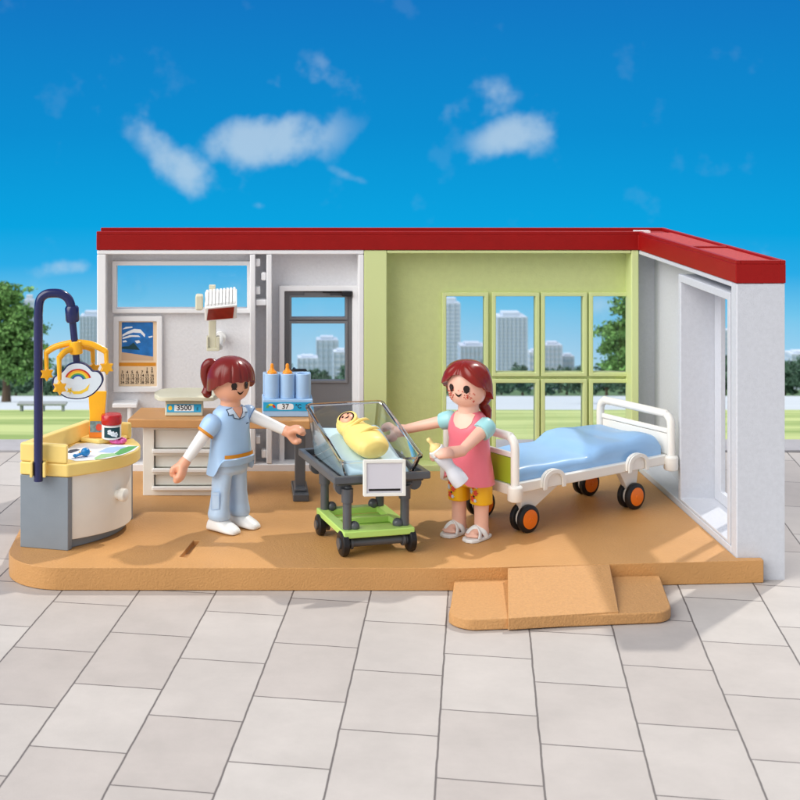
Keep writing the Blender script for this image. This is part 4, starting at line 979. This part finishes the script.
chest('neckline', M_SKIN2, [(-.11, 1.208), (-.05, 1.225), (.05, 1.225), (.11, 1.208), (.10, 1.13), (.06, 1.085), (0, 1.07), (-.06, 1.085), (-.10, 1.13)], dress, .007, mpt)
sleeve(tR, wR, -.02, .19, .086, .080, M_CYAN, mom, 'short_sleeve', .006); sleeve(tL, wL, -.02, .27, .094, .090, M_CYAN, mom, 'short_sleeve', .006)
g = G(); g.loft([ringz(mx, my, FL+z, a, b, yw2, 32, 2.4) for z, a, b in ((.78, .15, .10), (.66, .19, .13), (.56, .19, .13), (.50, .16, .10))])
for s_ in (-1, 1):
    f3 = ml(s_*.125, .02, 0); g.loft([ringz(f3.x, f3.y, FL+z, a, b, yw2, 28, 2.2) for z, a, b in ((.62, .095, .115), (.5, .10, .115), (.34, .103, .112), (.335, .09, .10))])
cap_ = g.build('capri_trousers', M_CAPRI, mom, remesh=.011, smooth=2)
for s_ in (-1, 1):
    f3 = ml(s_*.125, .02, 0)
    def lp(x, z, off, f3=f3): return Vector((f3.x + (.112+off)*math.sin(x), f3.y - (.118+off)*math.cos(x), FL+z))
    for k, (a, z, sa, sz, m_) in enumerate(((-1.0, .40, .3, .035, M_CORAL), (-.7, .46, .25, .03, M_CORAL), (-1.15, .47, .2, .028, M_PGRY), (-.75, .385, .18, .018, M_PGRY), (-1.0, .52, .3, .03, M_CORAL), (-.85, .425, .1, .012, M_PRINT), (-.6, .52, .14, .02, M_PGRY))):
        chest('printed_flower', m_, [(a+1.25*sa*(.75+.3*math.cos(i*2.62))*math.cos(i*.524), z+1.2*sz*(.75+.3*math.cos(i*2.62))*math.sin(i*.524)) for i in range(12)], cap_, .004+.0012*(k % 3), lp)
for s_ in (-1, 1):
    f3 = ml(s_*.125, .02, 0); fd = Vector((math.sin(R(-47)), -math.cos(R(-47)), 0)); sd = Vector((-fd.y, fd.x, 0))
    sole = [f3 + fd*a + sd*b for a, b in ((-.10, -.05), (-.115, 0), (-.10, .05), (-.02, .075), (.08, .08), (.17, .085), (.225, .06), (.245, 0), (.225, -.06), (.17, -.085), (.08, -.08), (-.02, -.075))]
    g = G(); g.prism([(p.x, p.y) for p in sole], FL+.001, FL+.035)
    sdl = g.build('sandal', M_WHITE, mom, .01, sharp=60)
    for aa, bb in ((.02, .13), (.13, .02)):
        g = G(); pts = [f3 + sd*-.078 + fd*aa + Vector((0, 0, .03)), f3 + sd*-.062 + fd*(aa*.75+bb*.25) + Vector((0, 0, .085)), f3 + fd*(aa+bb)/2 + Vector((0, 0, .124)), f3 + sd*.062 + fd*(aa*.25+bb*.75) + Vector((0, 0, .085)), f3 + sd*.078 + fd*bb + Vector((0, 0, .03))]
        sp = spline(pts, 5); g.tube(sp, .026, 10, flat=.42); g.build('strap', M_WHITE, sdl)
# her bottle
bo = thing('baby_bottle', 'large grey white baby bottle with cream nipple held by the mother figure', 'baby bottle', bt1)
Mb = Matrix.Translation(bt1) @ (-bax).to_track_quat('Z', 'Y').to_matrix().to_4x4(); Lb = (bt1-bt0).length
g = G(); g.lathe([(.065, .0), (.08, .008), (.083, .05), (.078, .12), (.058, .17), (.056, .20), (.072, .26), (.076, .33), (.07, .345)], 28, Mb, cap=True); g.build('bottle_body', M_MILK, bo, sharp=50)
g = G(); g.lathe([(.073, .346), (.078, .352), (.078, .40), (.072, .406)], 28, Mb); g.build('screw_ring', M_WHITE, bo, .004)
g = G(); g.lathe([(.062, .407), (.06, .425), (.04, .445), (.022, .46), (.018, .485), (.024, .505), (.018, .525), (.002, .53)], 24, Mb); g.build('nipple', M_NIP, bo, sharp=70)

# ---- baby
bh, bf = Vector((1.135, 14.0, 1.245)), Vector((1.345, 13.46, 1.13))
baby = thing('person', 'small swaddled baby figure in yellow blanket lying in the clear bassinet', 'person', (1.23, 13.7, 1.12), 'toy people in the room')
d = (bf-bh).normalized()
g = G(); pts = [bh + d*t_ for t_ in (-.13, -.115, -.07, 0, .07, .12, .17, .25, .35, .45, .52, .57, .59)]
g.tube(pts, [.02, .075, .125, .150, .150, .136, .165, .186, .188, .180, .165, .125, .06], 26, flat=.66)
sw_ = g.build('blanket', M_BLANK, baby, remesh=.011, smooth=5)
upv = Vector((-.25, -.62, .72)).normalized(); upv = (upv - d*upv.dot(d)*.7).normalized()
side = d.cross(upv).normalized(); fc = bh + d*.0 + upv*.085
g = G(); Mface = Matrix(((side.x, -d.x, upv.x, fc.x), (side.y, -d.y, upv.y, fc.y), (side.z, -d.z, upv.z, fc.z), (0, 0, 0, 1)))
g.ball((0, 0, 0), (.077, .088, .06), Mface, 16); g.build('body', M_SKIN, baby)
def facep(name, m, pts, r=1.03):
    g = G(); bm = g.bm; cx = sum(p[0] for p in pts)/len(pts); cy_ = sum(p[1] for p in pts)/len(pts); prev = None
    def S(x, y): return Mface @ Vector((x*r, y*r, .06*r*math.sqrt(max(0, 1-(x/.077)**2-(y/.088)**2))+.001))
    c_ = bm.verts.new(S(cx, cy_))
    for k in range(1, 4):
        cur = [bm.verts.new(S(cx+(p[0]-cx)*k/3, cy_+(p[1]-cy_)*k/3)) for p in pts]
        for i in range(len(pts)):
            j = (i+1) % len(pts)
            if prev: bm.faces.new((prev[i], cur[i], cur[j], prev[j]))
            else: bm.faces.new((c_, cur[i], cur[j]))
        prev = cur
    return g.build(name, m, baby)
for s_ in (-1, 1): facep('eye', M_EYE, ell(s_*.03, .005, .011, .013, 10))
facep('mouth', M_EYE, [(p[0]*.13, p[1]) for p in smile(.2, -.035, .012, .008)])
g = G(); g.tube([Mface @ Vector((.074*math.cos(t_*math.pi/16), .084*math.sin(t_*math.pi/16), .030)) for t_ in range(2, 24)], .0065, 6); g.build('hair_outline', M_EYE, baby)
facep('hair', M_EYE, [(-.055, .03), (-.04, .055), (0, .07), (.04, .055), (.055, .03), (.03, .045), (0, .055), (-.03, .045)])
g = G(); g.tube([Mface @ Vector((.085*math.cos(t_*2*math.pi/24), .095*math.sin(t_*2*math.pi/24), .008)) for t_ in range(25)], .022, 10, cap=False); g.build('hood', M_BLANK, baby)
for k, (a, b, c_) in enumerate(((.14, .30, .5), (.36, .33, -.6))):
    g = G(); pts = []
    for i in range(9):
        th = R(-70 + 140*i/8); q = bh + d*(a + (b-a)*i/8*c_*1.) ; pts.append(q + (side*math.sin(th) + upv*math.cos(th)*.72)*.176)
    g.tube(pts, [.004, .012, .016, .018, .018, .018, .016, .012, .004], 8); g.build('blanket_fold', M_BLANK, baby)

# ------------------------------------------------------------------ hospital bed
bu = R(32.7); Mbd = rotz(bu, (2.70, 13.70, 0)); BL, BW = 2.226, .98
bed = thing('hospital_bed', 'white wheeled hospital bed with orange hubs and tubular end rails by the green window', 'bed', (3.4, 14.7, FL))
def bw_(x, y, z): return Mbd @ Vector((x, y, z))
g = G(); g.panel(lambda u, v, d: bw_(u, v, d), .05, BL-.05, .02, BW-.02, [(.12, BL-.12, .10, BW-.10)], .645, .745)
g.box((.11, .09, .655), (BL-.11, BW-.09, .70), Mbd); g.build('bed_frame', M_BED, bed, .014, seg=3)
def endrail(u, zt, panelm, nm):
    g = G(); y0, y1 = .0, BW
    pts = [bw_(u, y0, .63), bw_(u, y0, zt-.14), bw_(u, y0+.01, zt-.06), bw_(u, y0+.06, zt-.01), bw_(u, y0+.14, zt), bw_(u, y1-.14, zt), bw_(u, y1-.06, zt-.01), bw_(u, y1-.01, zt-.06), bw_(u, y1, zt-.14), bw_(u, y1, .63)]
    g.tube([pts[0]] + spline(pts[1:-1], 4) + [pts[-1]], .042, 16); o = g.build(nm, M_BED, bed)
    g = G(); g.tube([bw_(u, 0, .585), bw_(u, 0, .60), bw_(u, 0, .72), bw_(u, 0, .74)], [.065, .075, .075, .06], 20); g.tube([bw_(u, BW, .585), bw_(u, BW, .60), bw_(u, BW, .72), bw_(u, BW, .74)], [.065, .075, .075, .06], 20)
    g.box((u-.035, .03, .64), (u+.035, BW-.03, .74), Mbd); g.build('corner_socket', M_BED, o, .008)
    g = G(); g.box((u-.02, .035, zt-.20), (u+.02, BW-.035, zt-.15), Mbd); g.build('cross_bar', M_BED, o, .01)
    if panelm: G().box((u-.012, .045, .745), (u+.012, BW-.045, zt-.205), Mbd).build('end_panel', panelm, o, .004)
endrail(0, 1.20, M_LIMEP, 'foot_rail'); endrail(BL, 1.165, M_BED, 'head_rail')
for u in (.36, 1.56):
    g = G(); n = 12
    o1 = [(u+.15+.15*math.cos(math.pi*i/n), .70+.13*math.sin(math.pi*i/n)**.8) for i in range(n+1)]; i1 = [(u+.15+.105*math.cos(math.pi*i/n), .70+.09*math.sin(math.pi*i/n)**.8) for i in range(n, -1, -1)]
    pl_ = [(u+.30, .645)] + o1 + [(u, .645), (u+.045, .645)] + i1 + [(u+.255, .645)]
    g.loft([[bw_(a, -.012, b) for a, b in pl_], [bw_(a, -.03, b) for a, b in pl_]])
    g.loft([[bw_(a, -.005, b) for a, b in o1 + [(u, .66), (u+.3, .66)]], [bw_(a, .03, b) for a, b in o1 + [(u, .66), (u+.3, .66)]]])
    g.build('side_catch', M_BED, bed, .004)
for v in (.17, .80):
    for u, tri in ((.29, 1), (1.81, -1)):
        zc = FL + .135; wc = bw_(u, v, zc); ax = Mbd.to_3x3() @ Vector((0, 1, 0))
        g = G(); prof_ = [(u-.10, .645), (u+.10+.42*(tri > 0), .645), (u+.06, .40), (u-.05, .40)] if tri > 0 else [(u-.22, .645), (u+.10, .645), (u+.05, .40), (u-.06, .40)]
        g.loft([[bw_(a, v-.02, b) for a, b in prof_], [bw_(a, v+.05, b) for a, b in prof_]]); g.cyl(bw_(u, v, .37), bw_(u, v, .46), .05); g.build('bed_leg', M_BED, bed, .008)
        wh = G(); wh.tube([wc-ax*.022, wc+ax*.022], .10, 28); wh = wh.build('wheel', M_BED, bed)
        for s_ in (-1, 1):
            c_ = wc + ax*s_*.05
            G().tube([c_-ax*.03, c_-ax*.026, c_-ax*.016, c_+ax*.016, c_+ax*.026, c_+ax*.03], [.105, .125, .137, .137, .125, .105], 36).build('tyre', M_BLACK, wh)
            g = G(); e_ = c_ + ax*s_*.03; g.tube([e_-ax*s_*.004, e_+ax*s_*.004, e_+ax*s_*.007, e_+ax*s_*.008], [.095, .095, .085, .03], 32)
            g.tube([e_+ax*s_*.006, e_+ax*s_*.014], [.026, .018], 16); g.build('hub', M_ORANGE, wh)
# mattress with pillow hump
g = G(); bm = g.bm; nu, nv_ = 56, 26; top_ = {}
def mz(u, v):
    s_ = u/(BL-.15); t_ = v/(BW-.14)
    e = min(s_, 1-s_)*(BL-.15); f = min(t_, 1-t_)*(BW-.14); edge = (1-(1-min(1, e/.07))**2)**.5*(1-(1-min(1, f/.07))**2)**.5
    h = .15 + .078*sstep(.50, .60, s_ + .05*math.sin(t_*3))*(1-.25*sstep(.8, 1, s_)) + .045*math.exp(-((s_-.9)/.09)**2 - ((t_-.2)/.25)**2) - .03*math.exp(-((s_-.76)/.06)**2 - ((t_-.45)/.3)**2) + .032*math.exp(-((s_-.68)/.12)**2 - ((t_-.85)/.3)**2)
    h += .006*math.sin(s_*9+t_*5) + .004*math.sin(s_*23-t_*7)
    return .712 + h*(.55+.45*edge) if edge > 0 else .712 + h*.55
for i in range(nu+1):
    for j in range(nv_+1):
        ci = (1-math.cos(math.pi*i/nu))/2; cj = (1-math.cos(math.pi*j/nv_))/2
        u, v = (BL-.15)*ci, (BW-.14)*cj; top_[i, j] = bm.verts.new(bw_(u+.075, v+.07, mz(u, v)))
for i in range(nu):
    for j in range(nv_): bm.faces.new((top_[i,j], top_[i+1,j], top_[i+1,j+1], top_[i,j+1]))
per = [top_[i, 0] for i in range(nu+1)] + [top_[nu, j] for j in range(1, nv_+1)] + [top_[i, nv_] for i in range(nu-1, -1, -1)] + [top_[0, j] for j in range(nv_-1, 0, -1)]
lo = [bm.verts.new((v.co.x, v.co.y, .703)) for v in per]
for i in range(len(per)): j = (i+1) % len(per); bm.faces.new((per[i], per[j], lo[j], lo[i]))
bm.faces.new(lo)
tag(g.build('mattress', M_MATT, None, sharp=60), 'smooth light blue mattress with raised pillow end lying on the white bed', 'mattress')

# ------------------------------------------------------------------ background: trees, towers, bench
def leaf_mat(name, rgb, isl=.45):
    m = mat(name, rgb, .6, 0, 10, .25, .5, islands=isl, spec=.25)
    m.node_tree.nodes['Principled BSDF'].inputs['Transmission Weight'].default_value = 0
    return m
def tree_meshes(seed, H, blobs, nleaf, leaf, trunk_h, tr_r):
    rn = random.Random(seed); vs, fs = [], []
    tot_v = sum(b[3]*b[4]*b[3] for b in blobs)
    for b in blobs:
        cnt = int(nleaf*(b[3]*b[4]*b[3])/tot_v)
        # sub clumps sit on and inside the blob
        cl = []
        for _ in range(max(6, cnt//34)):
            th = rn.uniform(0, 2*math.pi); ph = math.acos(rn.uniform(-1, 1)); q = rn.uniform(.35, 1.08)
            cl.append(Vector((b[0]+b[3]*q*math.sin(ph)*math.cos(th), b[1]+b[3]*q*math.sin(ph)*math.sin(th), b[2]+b[4]*q*math.cos(ph))))
        for _ in range(cnt):
            c_ = rn.choice(cl); s_ = b[3]*.19
            p = c_ + Vector((rn.gauss(0, s_), rn.gauss(0, s_), rn.gauss(0, s_*.6)))
            n = Vector((rn.gauss(0, 1), rn.gauss(0, 1), rn.gauss(.5, 1))).normalized(); u = n.orthogonal().normalized(); u.rotate(Matrix.Rotation(rn.uniform(0, 6.28), 3, n)); v = n.cross(u)
            l = leaf*rn.uniform(.6, 1.3); k = len(vs)
            vs += [p-u*l, p-v*l*.55, p+u*l, p+v*l*.55]; fs.append((k, k+1, k+2, k+3))
    me = bpy.data.meshes.new('crown'); me.from_pydata(vs, [], fs)
    g = G(); g.tube(spline([(0, 0, -.4), (.03*H*.1, 0, trunk_h*.5), (-.02*H*.1, .02, trunk_h), (0, 0, H*.8)], 4), lerpl([tr_r*1.5, tr_r, tr_r*.8, tr_r*.2], 4), 10)
    for b in blobs[:7]:
        g.tube([(0, 0, trunk_h*.8), (b[0]*.5, b[1]*.5, (trunk_h*.8+b[2])/2+.05*H), (b[0], b[1], b[2])], [tr_r*.55, tr_r*.4, tr_r*.12], 8)
    bmesh.ops.recalc_face_normals(g.bm, faces=g.bm.faces); mt = bpy.data.meshes.new('trunk'); g.bm.to_mesh(mt); g.bm.free()
    return me, mt
M_BARK = mat('bark', (96, 80, 66), .85, .5, 6, .2, 2)
def put_tree(meshes, m, x, y, s, rz, label, group=None, name='tree', sxy=1.):
    cr_, tr_ = meshes
    if not cr_.materials: cr_.materials.append(m)
    if not tr_.materials: tr_.materials.append(M_BARK)
    t_ = thing(name, label, 'tree', (x, y, slope(y)), group); t_.rotation_euler.z = rz; t_.scale = (s*sxy, s*sxy, s)
    link('crown', cr_, t_); link('trunk', tr_, t_); return t_
rn = random.Random(11)
bl_big = []
for z, r_, k in ((1.5, 1.5, 6), (2.3, 1.7, 7), (3.1, 1.55, 6), (4.0, 1.2, 5), (4.7, .75, 3)):
    for i in range(k):
        a = 6.283*i/k + rn.uniform(-.4, .4); bl_big.append((r_*.62*math.cos(a), r_*.62*math.sin(a), z + rn.uniform(-.25, .25), rn.uniform(.5, .8), rn.uniform(.35, .55)))
bl_big += [(0, 0, 2.2, 1.0, .9), (0, 0, 3.6, .8, .9)]
big = tree_meshes(5, 5.6, bl_big, 15000, .105, 1.2, .16)
M_LF1 = leaf_mat('leaves_bright_green', (108, 150, 82)); M_LF2 = leaf_mat('leaves_dark_green', (86, 118, 98))  # row tree leaves lightened and blued to stand in for haze
put_tree(big, M_LF1, X(6, 70), 70, 1.12, .3, 'large leafy bright green tree beyond the lawn left of the changing table', 'large trees beyond the lawn', sxy=1.08)
put_tree(big, M_LF1, X(636, 64), 64, 1.02, 2.2, 'large leafy green tree seen through the rightmost green framed window', 'large trees beyond the lawn', sxy=1.0)
bl_s = []
for i in range(12):
    a = rn.uniform(0, 6.28); q = rn.uniform(.3, 1.3); bl_s.append((q*math.cos(a), q*math.sin(a), rn.uniform(.6, 2.6), rn.uniform(.5, .8), rn.uniform(.4, .6)))
bl_s.append((0, 0, 1.5, 1.2, 1.1))
sm1 = tree_meshes(8, 3.2, bl_s, 3600, .13, .5, .12)
bl_s2 = [(b[0]*1.1, b[1], b[2]*.85, b[3], b[4]) for b in bl_s[::-1]]
sm2 = tree_meshes(21, 2.8, bl_s2, 3600, .13, .4, .12)
xs_ = []
i = 0; px = -70
while px < 880:
    y_ = 130 + rn.uniform(-5, 12); s_ = rn.uniform(.84, 1.10); g_ = sm1 if i % 2 else sm2
    if px > 690: s_ *= 1.3
    where = 'seen left of the room' if px < 100 else 'hidden mostly by the white wall' if px < 290 else 'seen through the grey door' if px < 350 else 'seen beyond the green wall' if px < 640 else 'beyond the right side wall' if px < 785 else 'seen right of the room'
    put_tree(g_, M_LF2, X(px, y_), y_, s_, rn.uniform(0, 6), 'one of the low dark green trees in the row beyond the pale promenade', 'low tree row beyond the promenade')
    px += rn.uniform(17, 23); i += 1
# towers in the distance
WINDOW_M = mat('tower_window_glass', (172, 192, 216), .4)  # glass paled toward the walls, haze put into the colour
def tower(px0, px1, pytop, y, rgb, label, name='office_tower', ribs=5, floors=14, step=None, dep=None, cat='building'):
    x0, x1 = X(px0, y), X(px1, y); zt = Z(pytop, y); zb = slope(y)-3; dp = dep or (x1-x0)*.9; rgb = tuple(int(v*.45 + .55*w_) for v, w_ in zip(rgb, (205, 218, 235))); m = mat('tower_wall_%d_%d_%d' % rgb, rgb, .7, 0, 5, .04, .2)  # wall colour mixed toward pale blue in place of distance haze
    t_ = thing(name, label, cat, ((x0+x1)/2, y+dp/2, slope(y)), 'buildings on the skyline')
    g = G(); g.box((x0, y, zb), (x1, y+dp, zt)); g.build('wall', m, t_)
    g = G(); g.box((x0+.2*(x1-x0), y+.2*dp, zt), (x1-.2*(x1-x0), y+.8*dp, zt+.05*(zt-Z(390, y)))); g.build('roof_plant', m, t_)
    Hh = zt - Z(392, y)
    for i in range(floors):
        z = zt - (i+.75)*Hh/floors
        g = G(); g.box((x0+.04*(x1-x0), y-.12, z-.22*Hh/floors), (x1-.04*(x1-x0), y-.01, z+.22*Hh/floors)); g.box((x0-.12, y+.04*dp, z-.22*Hh/floors), (x0-.01, y+.96*dp, z+.22*Hh/floors)); g.build('window_band', WINDOW_M, t_)
    for i in range(ribs+1):
        xx = x0 + (x1-x0)*i/ribs; wv = (x1-x0)*.022
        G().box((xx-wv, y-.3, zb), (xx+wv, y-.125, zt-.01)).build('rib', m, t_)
    return t_
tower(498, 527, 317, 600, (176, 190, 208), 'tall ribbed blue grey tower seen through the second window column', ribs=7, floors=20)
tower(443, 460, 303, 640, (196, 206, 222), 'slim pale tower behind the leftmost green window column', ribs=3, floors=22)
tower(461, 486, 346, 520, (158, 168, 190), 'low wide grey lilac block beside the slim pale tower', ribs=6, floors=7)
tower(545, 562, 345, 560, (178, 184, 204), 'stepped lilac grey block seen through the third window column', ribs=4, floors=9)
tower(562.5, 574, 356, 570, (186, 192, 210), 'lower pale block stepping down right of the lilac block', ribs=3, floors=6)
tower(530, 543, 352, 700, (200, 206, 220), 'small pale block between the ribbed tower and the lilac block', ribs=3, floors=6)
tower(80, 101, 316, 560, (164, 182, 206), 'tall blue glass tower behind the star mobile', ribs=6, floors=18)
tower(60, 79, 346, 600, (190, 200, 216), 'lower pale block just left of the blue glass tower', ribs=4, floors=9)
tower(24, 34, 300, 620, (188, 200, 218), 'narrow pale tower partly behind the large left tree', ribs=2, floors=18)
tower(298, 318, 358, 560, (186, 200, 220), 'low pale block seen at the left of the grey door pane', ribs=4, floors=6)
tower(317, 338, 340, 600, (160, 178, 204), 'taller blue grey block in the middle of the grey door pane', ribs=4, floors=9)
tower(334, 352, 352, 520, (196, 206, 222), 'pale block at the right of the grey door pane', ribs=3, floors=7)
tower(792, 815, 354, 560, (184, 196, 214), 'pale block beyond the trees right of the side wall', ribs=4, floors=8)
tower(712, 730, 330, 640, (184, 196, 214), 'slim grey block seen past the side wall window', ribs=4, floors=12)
# bench on the lawn's far edge
yb = 42.; bn_ = thing('park_bench', 'long low grey bench at the far edge of the lawn on the left', 'bench', (X(42, yb), yb, slope(yb)))
x0, x1 = X(17, yb), X(66, yb); zb = slope(yb)
M_BN = mat('bench_grey', (150, 156, 158), .7)
G().box((x0, yb, zb+.16), (x1, yb+.4, zb+.22)).build('seat', M_BN, bn_, .01)
for xx in (x0+.08, (x0+x1)/2, x1-.14): G().box((xx, yb+.05, zb-.1), (xx+.06, yb+.35, zb+.159)).build('leg', M_BN, bn_)
